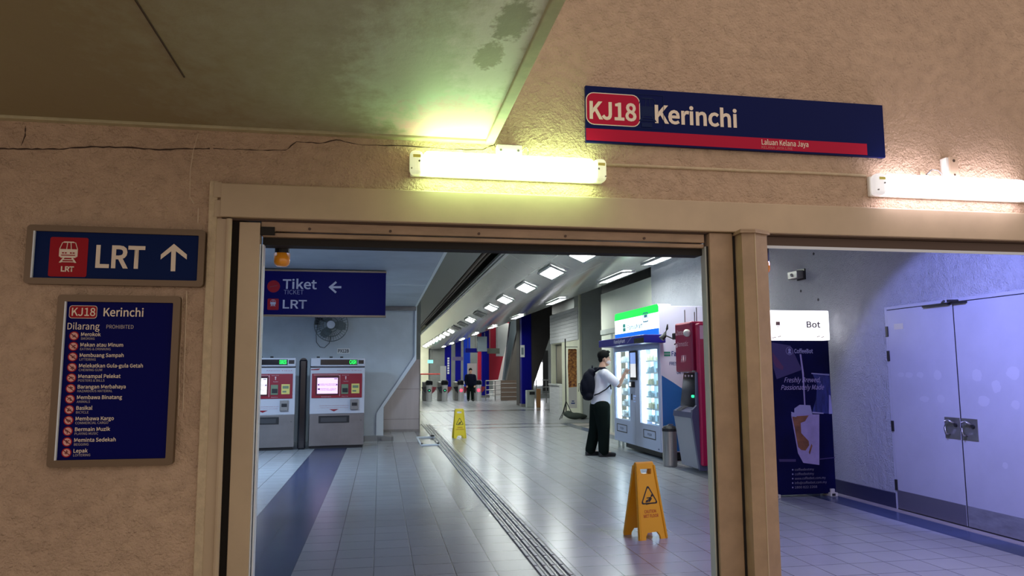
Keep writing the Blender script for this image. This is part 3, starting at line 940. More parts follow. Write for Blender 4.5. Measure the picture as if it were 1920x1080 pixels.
while y < 21.0:
    for k in range(4):
        x = 1.165 + k * .067
        add_box(bm, x - .014, x + .014, y + .010, y + .280, 0, .010, bev=.004, seg=1)
    y += .294
tb_ = obj('tactile_strip', bm, M['tactile'], kind='structure')
bm = bmesh.new()
for k in range(4): add_box(bm, 1.165 + k * .067 + .014, 1.165 + k * .067 + .030, 4.74, 21.0, 0, .0015); add_box(bm, 1.165 + k * .067 - .022, 1.165 + k * .067 - .014, 4.74, 21.0, 0, .0015)
obj('groove', bm, M['tactile_base'], tb_)
tag(tb_, 'grey raised tactile guiding bars running down the station floor', 'tactile strip')

boxes('ceiling_left', [(-7, .735, WY + .28, 16.6, 2.89, 3.02)], M['ceiling_pale'], kind='structure')
boxes('trim_6', [(.735, .775, WY + .28, 16.6, 2.885, 3.10), (-7, .735, 12.3, 12.33, 2.882, 2.892)], M['ceiling_lip'], kind='structure')
box('ceiling_upper', (.80, 1.87, WY + .28, 63, 3.70, 3.85), M['grey_plane'], kind='structure')
box('ceiling_void', (-7, 9.5, WY + .28, 63, 5.2, 5.35), M['void'], kind='structure')
# metal vault
prof = [(2.52, 3.82), (2.56, 3.80), (2.75, 3.695), (2.95, 3.59), (3.15, 3.49), (3.35, 3.405), (3.6, 3.32), (3.9, 3.26), (4.2, 3.25), (4.5, 3.275), (4.8, 3.34), (5.1, 3.44), (5.4, 3.57), (5.6, 3.69), (5.8, 3.86)]
bm = bmesh.new()
rows = [[bm.verts.new((x, yy, z)) for x, z in prof] for yy in (WY + .28, 20, 34, 48, 63)]
for a, b in zip(rows, rows[1:]):
    for k in range(len(prof) - 1):
        bm.faces.new((a[k], a[k + 1], b[k + 1], b[k]))
obj('ceiling_vault', bm, M['vault'], kind='structure', smooth=True)
boxes('trim_7', [(2.44, 2.52, WY + .28, 63, 3.80, 3.86), (2.40, 2.44, WY + .28, 63, 3.84, 3.90)], M['lamp_frame'], kind='structure')
bm = bmesh.new()
for x, z, r in ((2.10, 3.92, .05), (2.28, 4.0, .035)):
    add_tube(bm, [(x, WY + .28, z), (x, 63, z)], r, 10)
obj('trim_8', bm, M['dark_brown'], kind='structure')


def vz(x):
    for (x0, z0), (x1, z1) in zip(prof, prof[1:]):
        if x0 <= x <= x1:
            return z0 + (z1 - z0) * (x - x0) / (x1 - x0), math.atan2(z1 - z0, x1 - x0)


# ticket-side wall with stepped, slanting right end
wp = [(-7, 0), (-.07, 0), (-.07, .57), (.745, 1.80), (.745, 2.89), (-7, 2.89)]
prism('wall_ticket', wp, 16.5, 16.75, M['wall_pale'], kind='structure')
tr_ = [(-.07, 0), (.085, 0), (.085, .70), (.775, 1.72), (.775, 2.885), (.735, 2.885), (.735, 1.80), (-.07, .57)]
prism('trim_9', tr_, 16.46, 16.78, M['wall_trim'], kind='structure')
boxes('trim_10', [(-.9, .12, 16.3, 16.5, 0, .10), (.05, .30, 16.2, 16.8, 0, .09)], M['tile_mid'], kind='structure')
box('trim_11', (.05, .76, 16.40, 16.5, 2.80, 2.885), M['steel_dark'], kind='structure')
boxes('wall_left', [(.90, 1.02, 19.4, 63, 0, 5.2), (-7.2, -7.0, WY, 20, 0, 5.2), (-7, .9, 19.4, 19.55, 0, 5.2)], M['grey_wall'], kind='structure')
boxes('wall_far', [(3.8, 9.7, 60.2, 60.4, 0, 5.2), (1, 9.7, 63, 63.2, 0, 5.2)], M['grey_wall'], kind='structure')
box('wall_far_cream', (1.02, 3.8, 60.0, 60.3, 0, 5.2), M['cream_wall'], kind='structure')
# right side
boxes('wall_right', [(5.40, 5.65, WY + .28, 14.25, 0, 5.2)], M['wall_blue'], kind='structure')
boxes('wall_right_panel', [(5.50, 5.65, 14.25, 18.1, 0, 3.39)], M['panel_wall'], kind='structure')
boxes('trim_12', [(5.47, 5.50, 14.25, 18.1, 2.36, 2.48), (5.485, 5.50, 14.9, 15.0, 0, 2.36), (5.485, 5.50, 17.2, 17.3, 0, 2.36)], M['grey_col'], kind='structure')
boxes('wall_outer', [(9.5, 9.7, WY, 63, 0, 5.2)], M['grey_wall'], kind='structure')
box('wall_column', (6.12, 6.85, 22.45, 23.1, 0, 5.2), M['grey_col'], kind='structure')
box('trim_13', (6.09, 6.17, 22.40, 22.5, 0, 4.5), M['cream_wall'], kind='structure', bev=.02)
box('baseboard_right', (5.375, 5.40, 7.165, 14.0, 0, .155), M['skirt'], kind='structure')

# ================================================================ DOUBLE DOORS on the right wall (local: facing -x)
def right_face(name, y_c, x=5.40):
    """An Empty on the right wall, turned so that local -y looks into the hall and local x runs towards the gate."""
    o = bpy.data.objects.new(name, None); COL.objects.link(o)
    o.location = (x, y_c, 0); o.rotation_euler = (0, 0, R(-90))
    return o


def door_leaf(n, yc, w, kick_m, hinge_side, handle_side, label):
    d = right_face(f'door_{n}', yc); d['kind'] = 'structure'; d['label'] = label
    h = w / 2
    box('leaf', (-h + .006, h - .006, -.035, 0, .012, 2.085), M['door'], d, bev=.003)
    box('kick_plate', (-h + .012, h - .012, -.040, -.035, .016, .20), kick_m, d, label='scuffed metal kick plate')
    hs = handle_side * (h - .105)
    hp = box('handle_plate', (hs - .095, hs + .095, -.042, -.035, .80, 1.0), M['steel_dark'], d, bev=.002, label='dark steel handle plate')
    bm = bmesh.new()
    add_tube(bm, [(hs - .035, -.042, .84), (hs - .035, -.085, .845), (hs - .035, -.095, .90), (hs - .035, -.085, .965), (hs + .005, -.085, .975), (hs + .03, -.07, .955), (hs + .03, -.042, .94)], .010, 10)
    obj('pull_handle', bm, M['steel'], hp, smooth=True)
    bm = bmesh.new(); add_cyl(bm, (hs + .05, -.055, .93), (hs + .05, -.042, .93), .018, n=14); obj('lock_cylinder', bm, M['black'], hp)
    if hinge_side:
        for z in (1.86, 1.60, .86, .25):
            bm = bmesh.new(); add_box(bm, hinge_side * h - .018, hinge_side * h + .018, -.045, -.03, z - .055, z + .055, bev=.003)
            obj('hinge', bm, M['black'], d)
    bm = bmesh.new()
    sgn = handle_side
    add_box(bm, sgn * (h - .02) - (.34 if sgn > 0 else 0), sgn * (h - .02) + (0 if sgn > 0 else .16), -.075, -.035, 2.068, 2.088)
    add_tube(bm, [(sgn * (h - .10), -.06, 2.095), (sgn * (h - .02), -.11, 2.10)], .012, 8)
    obj('door_closer', bm, M['black'], d)
    return d


d1 = door_leaf(1, 6.68, .95, M['kick'], -1, 1, 'far leaf of the pale blue double doors')
box('door_plate', (-.36, -.22, -.038, -.035, 1.875, 1.935), M['foot_white'], d1, label='small pale number plate')
d2 = door_leaf(2, 5.735, .94, M['kick2'], 0, -1, 'near leaf of the pale blue double doors with worn patches')
for d, spots in ((d1, [(-.18, 1.40, .06, .03), (-.02, 1.40, .05, .03), (.22, 1.40, .05, .05), (.02, 1.16, .07, .03), (.24, 1.17, .05, .04), (-.30, 1.40, .05, .025)]),
                 (d2, [(-.24, 1.40, .06, .06), (-.03, 1.30, .05, .06), (.16, 1.42, .07, .06), (-.18, 1.17, .07, .05), (.16, 1.15, .045, .04), (.0, .62, .03, .03)])):
    bm = bmesh.new()
    for cx_, cz_, rx, rz in spots:
        g = random.Random(int(cx_ * 100) + 5)
        poly = [(cx_ + rx * math.cos(2 * PI * k / 18) * g.uniform(.85, 1.1), cz_ + rz * math.sin(2 * PI * k / 18) * g.uniform(.85, 1.1)) for k in range(18)]
        flat(bm, poly, -.0358)
    obj('sticker_residue', bm, M['residue'], d, label='pale patches left by stickers')
fr = right_face('trim_14', 6.21); fr['kind'] = 'structure'
bm = bmesh.new()
add_box(bm, -.975, -.945, -.03, 0, 0, 2.12); add_box(bm, -.975, .97, -.028, 0, 2.095, 2.125)
obj('door_frame', bm, M['door'], fr)
bm = bmesh.new()
add_box(bm, -.947, -.939, -.02, -.004, 0, 2.09); add_box(bm, -.002, .004, -.034, -.004, 0, 2.09); add_box(bm, -.947, .947, -.02, -.004, 2.086, 2.094); add_box(bm, -.947, .947, -.032, -.004, 0, .012)
obj('door_gap', bm, M['door_line'], fr)
# small grey fixture box on the wall above the poster stand
f = right_face('wall_sensor', 8.83); tag(f, 'small grey sensor box high on the wall above the poster stand', 'sensor'); f.location.z = 2.64
box('case', (-.12, .10, -.11, -.01, 0, .10), M['steel_dark'], f, bev=.008)
box('mount', (-.05, .13, -.02, 0, -.02, .12), M['black'], f)
bm = bmesh.new(); add_sphere(bm, (-.02, -.112, .05), .022, 10, 8); obj('lens', bm, M['steel'], f)
bm = bmesh.new()
for yy, zz in ((8.83, 2.48), (8.45, 2.33), (8.45, 2.98), (8.5, 2.92)): add_cyl(bm, (5.395, yy, zz), (5.401, yy, zz), .018, n=9)
obj('wall_hole', bm, M['door_line'], bpy.data.objects['wall_right'])

# ================================================================ POSTER STAND with light box
st = thing('poster_stand', 'navy coffee poster stand with a glowing white light box on top', 'poster stand', (4.855, 8.06, 0))
SW = .40
box('poster_panel', (-.41, SW - .015, -.02, .12, .03, 1.80), M['standee_blue'], st, bev=.004)
box('light_box', (-.43, SW, -.035, .13, 1.805, 2.155), M['standee_glow'], st, bev=.01, label='glowing white light box')


def sp(px, py): x, z = PY(px, py, 8.03); return x - 4.855, z


def spoly(*pts): return [sp(*q) for q in pts]


pp_ = bpy.data.objects['poster_panel']
flats('poster_jug', [spoly((1447, 642), (1483, 648), (1503, 690), (1503, 694), (1457, 711), (1451, 690))], M['poster_violet'], pp_, -.021)
flats('poster_hand', [spoly((1449, 660), (1458, 672), (1470, 688), (1468, 694), (1455, 688), (1450, 676))], M['poster_skin'], pp_, -.0216)
flats('poster_pour', [spoly((1500, 664), (1503, 664), (1508, 700), (1511, 760), (1508.5, 760), (1505, 702))], M['poster_milk'], pp_, -.0216)
flats('poster_carafe', [spoly((1524, 700), (1556, 700), (1558, 724), (1561, 776), (1523, 774), (1531, 748), (1533, 722))], M['poster_jug'], pp_, -.0212)
flats('poster_carafe_rim', [spoly((1522, 699), (1556, 702), (1556, 704), (1522, 701)), spoly((1555, 740), (1558, 742), (1562, 776), (1555, 776)), spoly((1524, 772), (1545, 774), (1545, 776), (1524, 775))], M['poster_pale'], pp_, -.0218)
flats('poster_glass', [spoly((1484, 777), (1537, 777), (1537, 872), (1507, 868), (1497, 850))], M['poster_milk'], pp_, -.0218)
flats('poster_ice', [spoly((1490, 766), (1500, 759), (1520, 760), (1524, 777), (1490, 777)), spoly((1484, 772), (1494, 775), (1494, 782), (1485, 781))], M['poster_pale'], pp_, -.0224)
flats('poster_coffee', [spoly((1486, 781), (1517, 779), (1510, 790), (1502, 793), (1503, 812), (1517, 827), (1518, 835), (1511, 845), (1503, 844), (1497, 838), (1490, 800)),
                        spoly((1522, 832), (1524, 836), (1519, 853), (1517, 848))], M['poster_coffee'], pp_, -.0226)
flats('poster_table', [spoly((1461, 861), (1493, 861), (1493, 866), (1462, 866)), spoly((1538, 860), (1566, 857), (1566, 859), (1538, 862))], M['poster_violet'], pp_, -.0214)


def fit(rows_, m, parent, y, conv, name='lettering', **k):
    """rows_: (text, px left, px right, py baseline, cap px, bold) measured on the photograph."""
    out = []
    for tx, l, r, bl, cp, bd in rows_:
        p = conv(l, bl); q = conv(r, bl); c = conv(l, bl - cp)
        out.append((tx, p[0], p[1], q[0] - p[0], c[1] - p[1], bd))
    return lettering(name, out, m, parent, y, **k)


fit([('CoffeeBot', 1490, 1525, 662, 7.5, .02)], M['poster_pale'], pp_, -.0228, sp)
fit([('Freshly Brewed,', 1471, 1539, 717, 9, 0), ('Passionately Made', 1465, 1546, 731, 9, 0)], mat('script_pale', (0.42, 0.36, 0.56), .5), pp_, -.0229, sp, name='script_lettering', shear=.35)
bm = bmesh.new()
c = sp(1481, 658)
for rr, w_ in ((.045, .004),):
    pts = disc(c[0], c[1], rr, 20)
    for p, q in zip(pts, pts[1:] + pts[:1]): flat(bm, stroke(p, q, w_), -.0226)
for p in [disc(c[0], c[1] + .012, .018, 12), [(c[0] - .022, c[1] - .03), (c[0] + .022, c[1] - .03), (c[0] + .012, c[1] - .006), (c[0] - .012, c[1] - .006)]]: flat(bm, p, -.0227)
obj('bean_mark', bm, M['poster_pale'], pp_)
rows = []
for i, (tx, r) in enumerate((('coffeebotmy', 1527), ('coffeebotmy', 1527), ('www.coffeebot.com.my', 1549), ('info@coffeebot.com.my', 1551), ('1800 822 2268', 1533))):
    y = 883 + i * 8.3
    rows.append((tx, 1491, r, y, 4.4, 0))
fit(rows, mat('contact_grey', (0.20, 0.19, 0.25), .5), pp_, -.0228, sp, name='contact_lettering')
bm = bmesh.new()
for i in range(5):
    c = sp(1487, 881 + i * 8.3); flat(bm, disc(c[0], c[1], .009, 8), -.0228)
obj('contact_bullet', bm, M['poster_pale'], pp_)
lb = bpy.data.objects['light_box']
fit([('Bot', 1512, 1538, 614, 11, .02)], mat('lightbox_grey', (0.16, 0.13, 0.12), .5), lb, -.0365, sp)
c = sp(1458, 606)
bm = bmesh.new()
pts = [(c[0] + .030 * math.cos(a), c[1] + .028 + .030 * math.sin(a)) for a in [R(20 * k) for k in range(10)]]
for p, q in zip(pts, pts[1:]): flat(bm, stroke(p, q, .004), -.0365)
flat(bm, [(c[0] - .028, c[1] - .025), (c[0] + .028, c[1] - .025), (c[0] + .026, c[1] + .018), (c[0] - .026, c[1] + .018)], -.0364)
flat(bm, disc(c[0], c[1] - .040, .007, 8), -.0365)
for px, py, l in ((1451, 633, 8), (1461, 631, 6), (1534, 631, 6), (1542, 632, 5)):
    p = sp(px - l / 2, py + 1); q = sp(px + l / 2, py - 1); flat(bm, stroke(p, q, .008), -.0365)
obj('lightbox_mark', bm, mat('lightbox_brown', (0.42, 0.27, 0.17), .5), lb)
for x in (-.385, .33):
    bm = bmesh.new(); add_box(bm, x - .045, x + .045, -.07, .15, 0, .045, bev=.006); add_box(bm, x - .025, x + .025, -.045, -.01, .045, .085, bev=.005)
    fo = obj('foot', bm, M['foot_white'], st)
    box('foot_slot', (x - .030, x + .012, -.073, -.069, .010, .036), M['black'], fo)

# ================================================================ WET-FLOOR SIGNS
def caution_sign(label, loc, rotz, h, wt, wb, spread, m, rows, txt_m):
    t = thing('wet_floor_sign', label, 'floor sign', (*loc, 0), rotz, 'yellow wet floor signs')
    half = spread / 2
    ang = math.atan2(half - .02, h)
    for k, sgn in enumerate((-1, 1)):
        bm = bmesh.new()
        # outline (x, z) in the panel's own plane: tapering, legs with arched cut, hand hole near the top
        ho = [(-wt * .29, h * .925), (wt * .29, h * .925), (wt * .26, h * .855), (-wt * .26, h * .855)]
        legw = wb * .24
        arch = [(wb / 2 - legw, 0), (wb * .25, h * .045), (wb * .17, h * .095), (-wb * .17, h * .095), (-wb * .25, h * .045), (-wb / 2 + legw, 0)]
        hw = lambda z: wb / 2 + (wt / 2 - wb / 2) * z / h
        # quads built as bands so the hole stays open
        t2_ = bmesh.new()

        def quad(pts):
            t2_.faces.new([t2_.verts.new((a, 0, b)) for a, b in pts])
        za, zb, zc = h * .095, h * .855, h * .925
        quad([(-wb / 2, 0), arch[5], arch[4], (-hw(h * .045), h * .045)])
        quad([(-hw(h * .045), h * .045), arch[4], arch[3], (-hw(za), za)])
        quad([arch[0], (wb / 2, 0), (hw(h * .045), h * .045), arch[1]])
        quad([arch[1], (hw(h * .045), h * .045), (hw(za), za), arch[2]])
        quad([(-hw(za), za), arch[3], arch[2], (hw(za), za), (hw(zb), zb), ho[2], ho[3], (-hw(zb), zb)])
        quad([(-hw(zb), zb), ho[3], ho[0], (-hw(zc), zc)])
        quad([ho[2], (hw(zb), zb), (hw(zc), zc), ho[1]])
        quad([(-hw(zc), zc), ho[0], ho[1], (hw(zc), zc), (wt * .44, h), (-wt * .44, h)])
        bmesh.ops.remove_doubles(t2_, verts=t2_.verts, dist=.0004)
        me = bpy.data.meshes.new('p'); t2_.to_mesh(me); t2_.free()
        bm.from_mesh(me); bpy.data.meshes.remove(me)
        r = bmesh.ops.extrude_face_region(bm, geom=list(bm.faces))
        for v in [e for e in r['geom'] if isinstance(e, bmesh.types.BMVert)]: v.co.y += .022
        # raised side ribs
        for s in (-1, 1):
            p0 = (s * (wb / 2 - .010), -.004, .01); p1 = (s * (wt / 2 - .010), -.004, h * .97)
            add_tube(bm, [p0, p1], .010, 6)
        pan = obj('front_panel' if sgn < 0 else 'back_panel', bm, m, t)
        rot = Matrix.Rotation(-ang, 4, 'X') if sgn < 0 else Matrix.Rotation(ang, 4, 'X') @ Matrix.Rotation(PI, 4, 'Z')
        pan.matrix_local = Matrix.Translation((0, sgn * half, 0)) @ rot
        if sgn < 0:
            tri = [(-wb * .31, h * .46), (wb * .31, h * .46), (0, h * .715)]
            bm = bmesh.new()
            n = 5
            def rtri(s, rad):
                cz = h * .545; out = []
                for (x, z) in tri:
                    x2, z2 = x * s, cz + (z - cz) * s
                    d0 = Vector((-x2, cz - z2)); d0.normalize()
                    cc = Vector((x2, z2)) + d0 * rad * 1.9
                    base = math.atan2(-d0.y, -d0.x)
                    for q in range(n):
                        a_ = base + R(-60 + 120 * q / (n - 1)); out.append((cc.x + rad * math.cos(a_), cc.y + rad * math.sin(a_)))
                return out
            o1, i1 = rtri(1.0, .014), rtri(.80, .010)
            for q in range(len(o1)):
                w2 = (q + 1) % len(o1)
                flat(bm, [o1[q], o1[w2], i1[w2], i1[q]], -.0015)
            obj('warning_triangle', bm, M['black'], pan)
            bm = bmesh.new(); s = h / .645 * 1.15; cx_, cz_ = .0, h * .525
            fig = [stroke((-.035, -.03), (.035, -.022), .008), stroke((-.03, -.005), (.0, .004), .010), stroke((.0, .004), (.022, .018), .020), stroke((-.005, -.012), (.015, .006), .012),
                   stroke((-.022, .018), (.012, .020), .008), stroke((.018, .022), (.028, .038), .008), stroke((-.036, -.012), (-.008, -.010), .008)]
            for p in fig: flat(bm, [(cx_ + a * s * .95, cz_ + b * s * .95 - .010) for a, b in p], -.0015)
            flat(bm, disc(cx_ + .027 * s, cz_ + .030 * s - .006, .009 * s, 10), -.0015)
            obj('falling_figure', bm, M['black'], pan)
            lettering('lettering', rows(h, wb), txt_m, pan, -.0015)
    bm = bmesh.new(); add_tube(bm, [(-wt * .45, 0, h - .012), (wt * .45, 0, h - .012)], .014, 8)
    obj('hinge', bm, m, t)
    return t


caution_sign('large yellow wet floor sign close to the gate, lettered CAUTION WET FLOOR', (2.325, 6.44), R(12), .645, .195, .285, .27, M['yellow_sign'],
             lambda h, wb: [('CAUTION', -.062, h * .345, .118, .026, .01), ('WET FLOOR', -.076, h * .285, .152, .026, .01)], M['warn_red'])
caution_sign('small distant bright yellow wet floor sign beside the tactile strip', (1.74, 16.62), R(4), .635, .20, .285, .24, M['yellow_sign2'],
             lambda h, wb: [('AWAS', -.055, h * .35, .115, .028, .01), ('LANTAI BASAH', -.09, h * .285, .18, .026, .01)], M['warn_red'])

# ================================================================ HANGING TICKET SIGN, FAN, PLATE
hs = thing('hanging_sign', 'blue hanging sign reading Tiket and LRT with a left arrow', 'sign', (-2.6, 10.6, 2.236))
box('cabinet', (0, 2.66, 0, .14, 0, .625), M['sign_hang_blue'], hs, bev=.004)
bm = bmesh.new(); add_box(bm, -.005, 2.666, -.006, .15, -.012, .010); add_box(bm, -.005, 2.666, -.006, .15, .615, .637)
obj('metal_edge', bm, M['sign_frame'], hs)
bm = bmesh.new()
for x in (.5, 2.2): add_cyl(bm, (x, .07, .62), (x, .07, .654), .02, n=8)
obj('hanger', bm, M['steel_dark'], hs)


def hp_(px, py): x, z = PY(px, py, 10.6); return x + 2.6, z - 2.236


fit([('Tiket', 530, 594, 541, 17, .014), ('LRT', 530, 575, 578, 15.5, .012)], M['sign_grey'], hs, -.0015, hp_)
fit([('TICKET', 532, 569, 551.5, 8, 0)], mat('hanging_small', (.24, .24, .42), .5), hs, -.0015, hp_, name='small_lettering')
c = hp_(513, 537); flats('ticket_disc', [disc(c[0], c[1], .085)], M['sign_red'], hs, -.0012)
flats('ticket_stroke', [stroke((c[0] - .05, c[1] - .01), (c[0] + .05, c[1] + .015), .012)], mat('dark_red', (.2, .005, .02), .5), hs, -.002)
a = hp_(501, 581); b = hp_(523, 560); flats('train_square', [rrect(a[0], b[0], a[1], b[1], .015)], M['sign_red'], hs, -.0012)
c = hp_(512, 568); flats('train_pictogram', train_icon(c[0], c[1], .09), M['sign_grey'], hs, -.002)
a = hp_(618, 538.5); b = hp_(640, 538.5)
flats('arrow', [stroke(a, b, .03), stroke((a[0] - .004, a[1] - .008), (a[0] + .09, a[1] + .075), .028), stroke((a[0] - .004, a[1] + .008), (a[0] + .09, a[1] - .075), .028)], M['sign_grey'], hs, -.0018)
flats('arrow_tip', [stroke(hp_(487, 532), hp_(492, 539), .03), stroke(hp_(487, 565), hp_(491, 573), .03)], M['sign_grey'], hs, -.0018)

fx_, fz_ = PY(621, 609, 16.2)
fn = thing('wall_fan', 'grey caged wall fan above the ticket machines', 'fan', (fx_, 16.5, fz_))
bm = bmesh.new()
RG = .35
for rr, yy in ((RG, -.30), (RG, -.26), (RG * .72, -.345), (RG * .45, -.365), (.09, -.375)):
    add_tube(bm, [(rr * math.cos(2 * PI * k / 32), yy, rr * math.sin(2 * PI * k / 32)) for k in range(33)], .008, 6, False)
for k in range(36):
    a = 2 * PI * k / 36
    add_tube(bm, [(.09 * math.cos(a), -.375, .09 * math.sin(a)), (RG * .6 * math.cos(a), -.357, RG * .6 * math.sin(a)), (RG * math.cos(a), -.30, RG * math.sin(a)), (RG * .5 * math.cos(a), -.20, RG * .5 * math.sin(a))], .0035, 5)
obj('guard', bm, M['fan_grey'], fn)
bm = bmesh.new(); add_cyl(bm, (0, -.385, 0), (0, -.365, 0), .085, n=20); obj('badge', bm, M['steel'], fn)
for k in range(3):
    bm = bmesh.new(); a = 2 * PI * k / 3
    t_ = bmesh.new(); add_prism(t_, [(.04, -.05), (.18, -.12), (.30, -.10), (.31, .03), (.20, .10), (.04, .05)], -.006, .006)
    bmesh.ops.rotate(t_, verts=t_.verts, cent=(0, 0, 0), matrix=Matrix.Rotation(R(20), 3, 'X'))
    bmesh.ops.rotate(t_, verts=t_.verts, cent=(0, 0, 0), matrix=Matrix.Rotation(a, 3, 'Y'))
    for v in t_.verts: v.co.y -= .27
    merge(bm, t_); obj('blade', bm, M['fan_blade'], fn)
bm = bmesh.new(); add_cyl(bm, (0, -.24, 0), (0, -.06, 0), .10, .07, n=18); obj('motor', bm, M['fan_blade'], fn)
bm = bmesh.new(); add_tube(bm, [(0, -.10, -.02), (-.12, -.05, .10), (-.30, -.02, .18)], .03, 8); add_box(bm, -.36, -.26, -.05, 0, .02, .30, bev=.01); obj('bracket', bm, M['black'], fn)
bm = bmesh.new(); add_tube(bm, [(-.30, -.02, .02), (-.33, -.012, -.2), (-.32, -.012, -.36), (-.24, -.012, -.46), (-.15, -.012, -.48), (-.05, -.012, -.38), (-.02, -.03, -.22), (0, -.15, -.12)], .006, 6); obj('cord', bm, M['black'], fn)

x, z = PY(632, 663, 16.48); x1, z1 = PY(656, 653, 16.48)
pl = tag(box('number_plate', (x, x1, 16.485, 16.5, z, z1), mat('plate_white', (.7, .7, .7), .5)), 'small white number plate on the wall above the right ticket machine', 'plate')
lettering('lettering', [('PX12B', x + .02, z + .025, x1 - x - .04, z1 - z - .05, .02)], M['black'], pl, 16.4835)

# ================================================================ TICKET MACHINES
def ticket_machine(label, loc, rotz, screen, first, led):
    t = thing('ticket_machine', label, 'ticket machine', (*loc, 0), rotz, 'ticket machines by the left wall')
    W, h, D = 1.03, 1.73, .75
    X = lambda px: -W / 2 + (px - 582) / (684 - 582) * W            # across, measured on the right machine
    Z = lambda py: h - (py - 671) / (838 - 671) * h
    box('plinth', (-W / 2 + .02, W / 2 - .02, .04, D - .03, 0, .06), M['black'], t)
    box('lower_cabinet', (-W / 2, W / 2, 0, D, .055, Z(774)), M['tvm_grey'], t, bev=.006)
    box('upper_cabinet', (-W / 2, W / 2, .0, D, Z(774), Z(689)), M['tvm_white'], t, bev=.006)
    box('display_hood', (-W / 2, W / 2, -.06, D - .1, Z(687), h), M['tvm_white'], t, bev=.02)
    box('shadow_gap', (-W / 2 + .004, W / 2 - .004, .01, D - .1, Z(690), Z(686)), M['black'], t)
    ds = box('display', (X(600), X(669), -.066, -.058, Z(684), Z(674)), M['black_gloss'], t, bev=.002)
    lettering('led_lettering', [(led, X(654), Z(682), X(667) - X(654), .07, .03)], M['led_green'], ds, -.0675)
    box('sensor', (X(671), X(681), -.066, -.058, Z(682), Z(675)), M['black_gloss'], t, bev=.002)
    rp = box('red_panel', (X(585), X(679), -.015, .002, Z(745), Z(700)), M['tvm_red'], t, bev=.004)
    box('screen_bezel', (X(592), X(635), -.022, -.014, Z(740), Z(704)), mat('bezel', (.06, .004, .012), .3) if first else M['tvm_bezel'], rp, bev=.003)
    sc = box('touch_screen', (X(595), X(633), -.026, -.021, Z(737), Z(708)), M[screen], t, label='lit touch screen')
    rows_ = []
    for k, zz in enumerate((Z(720), Z(722.5), Z(728.5), Z(731))): rows_.append((('Destinasi Bandar', 'Pilih Stesen', 'Kelana Jaya', 'Putra Heights')[k], X(598), zz, X(630) - X(598), .016, .01))
    lettering('screen_lettering', rows_, M['tvm_text'], sc, -.0275)
    bm = bmesh.new()
    flat(bm, rect(X(596), X(598.5), Z(722), Z(719)), -.0275); flat(bm, rect(X(630), X(632.5), Z(722), Z(719)), -.0275); flat(bm, rect(X(596), X(600), Z(730), Z(727)), -.0275); flat(bm, rect(X(626), X(632), Z(710.5), Z(709)), -.0275)
    obj('screen_icon', bm, M['tvm_text'], sc)
    bm = bmesh.new()
    for q in (stroke((X(637), Z(742)), (X(637), Z(702)), .006), stroke((X(588), Z(702.5)), (X(634), Z(702.5)), .006), stroke((X(634), Z(702.5)), (X(637), Z(705)), .006)): flat(bm, q, -.0155)
    flat(bm, disc(X(648), Z(706.5), .014, 12), -.0155); flat(bm, rect(X(647.2), X(648.8), Z(711), Z(708)), -.0155)
    obj('panel_line', bm, mat('panel_line', (.75, .55, .55), .5) if first else M['tvm_panel_line'], rp)
    lettering('panel_lettering', [('Masukkan', X(644), Z(715), .09, .014), ('Sentuh skrin', X(603), Z(743.5), .18, .016), ('Wang kertas', X(641), Z(743), .12, .014), ('Bayaran di sini', X(641), Z(703.5), .13, .012)], M['tvm_white'], rp, -.0157)
    box('coin_slot', (X(640), X(653), -.028, -.014, Z(738), Z(720)), M['olive'], t, bev=.004)
    box('slot_mouth', (X(642), X(652), -.034, -.026, Z(735), Z(727)), M['black'], t, bev=.004)
    lab = box('yellow_label', (X(659), X(674), -.019, -.014, Z(737), Z(719)), M['label_yellow'], t)
    flats('label_mark', [rect(X(661), X(672), Z(727), Z(722)), rect(X(661), X(668), Z(734), Z(731))], M['olive'], lab, -.0195)
    cr = box('card_reader', (X(657), X(672), -.045, .002, Z(767), Z(748)), M['steel_dark'], t, bev=.006)
    box('card_slot', (X(660), X(670), -.052, -.042, Z(760), Z(754)), M['black'], cr, bev=.003)
    uc = [o for o in t.children if o.name.startswith('upper_cabinet')][0]
    lettering('cabinet_lettering', [('Ambil tiket dan duit baki anda di sini', X(600), Z(760), X(655) - X(600), .014), ('Please take your tickets and change', X(602), Z(763.5), X(654) - X(602), .011), ('Mesin Tiket', X(632), Z(695), X(678) - X(632), .016)], mat('cab_text', (.35, .05, .10), .5) if first else M['tvm_cab_text'], uc, -.0015)
    flats('red_flash', [[(X(583), Z(693.5)), (X(597), Z(693.5)), (X(600), Z(690.5)), (X(583), Z(692))], [(X(618), Z(766)), (X(636), Z(766)), (X(627), Z(770))]], M['tvm_red'], uc, -.0018)
    tray = box('ticket_tray', (X(599), X(656), -.012, .03, Z(791), Z(778)), M['black'], t, bev=.004)
    box('tray_mouth', (X(603), X(651), -.016, -.010, Z(789), Z(781)), mat('tray_grey', (.05, .05, .055), .3) if first else M['tvm_tray'], tray)
    bm = bmesh.new()
    for q in (596, 620, 640): add_cyl(bm, (X(q), .1, h), (X(q), .1, h + .03), .03, n=10)
    obj('top_knob', bm, M['black'], t)
    bm = bmesh.new(); add_cyl(bm, (W / 2 - .06, -.004, Z(787)), (W / 2 - .06, 0, Z(787)), .008, n=8); obj('keyhole', bm, M['black'], t)
    return t


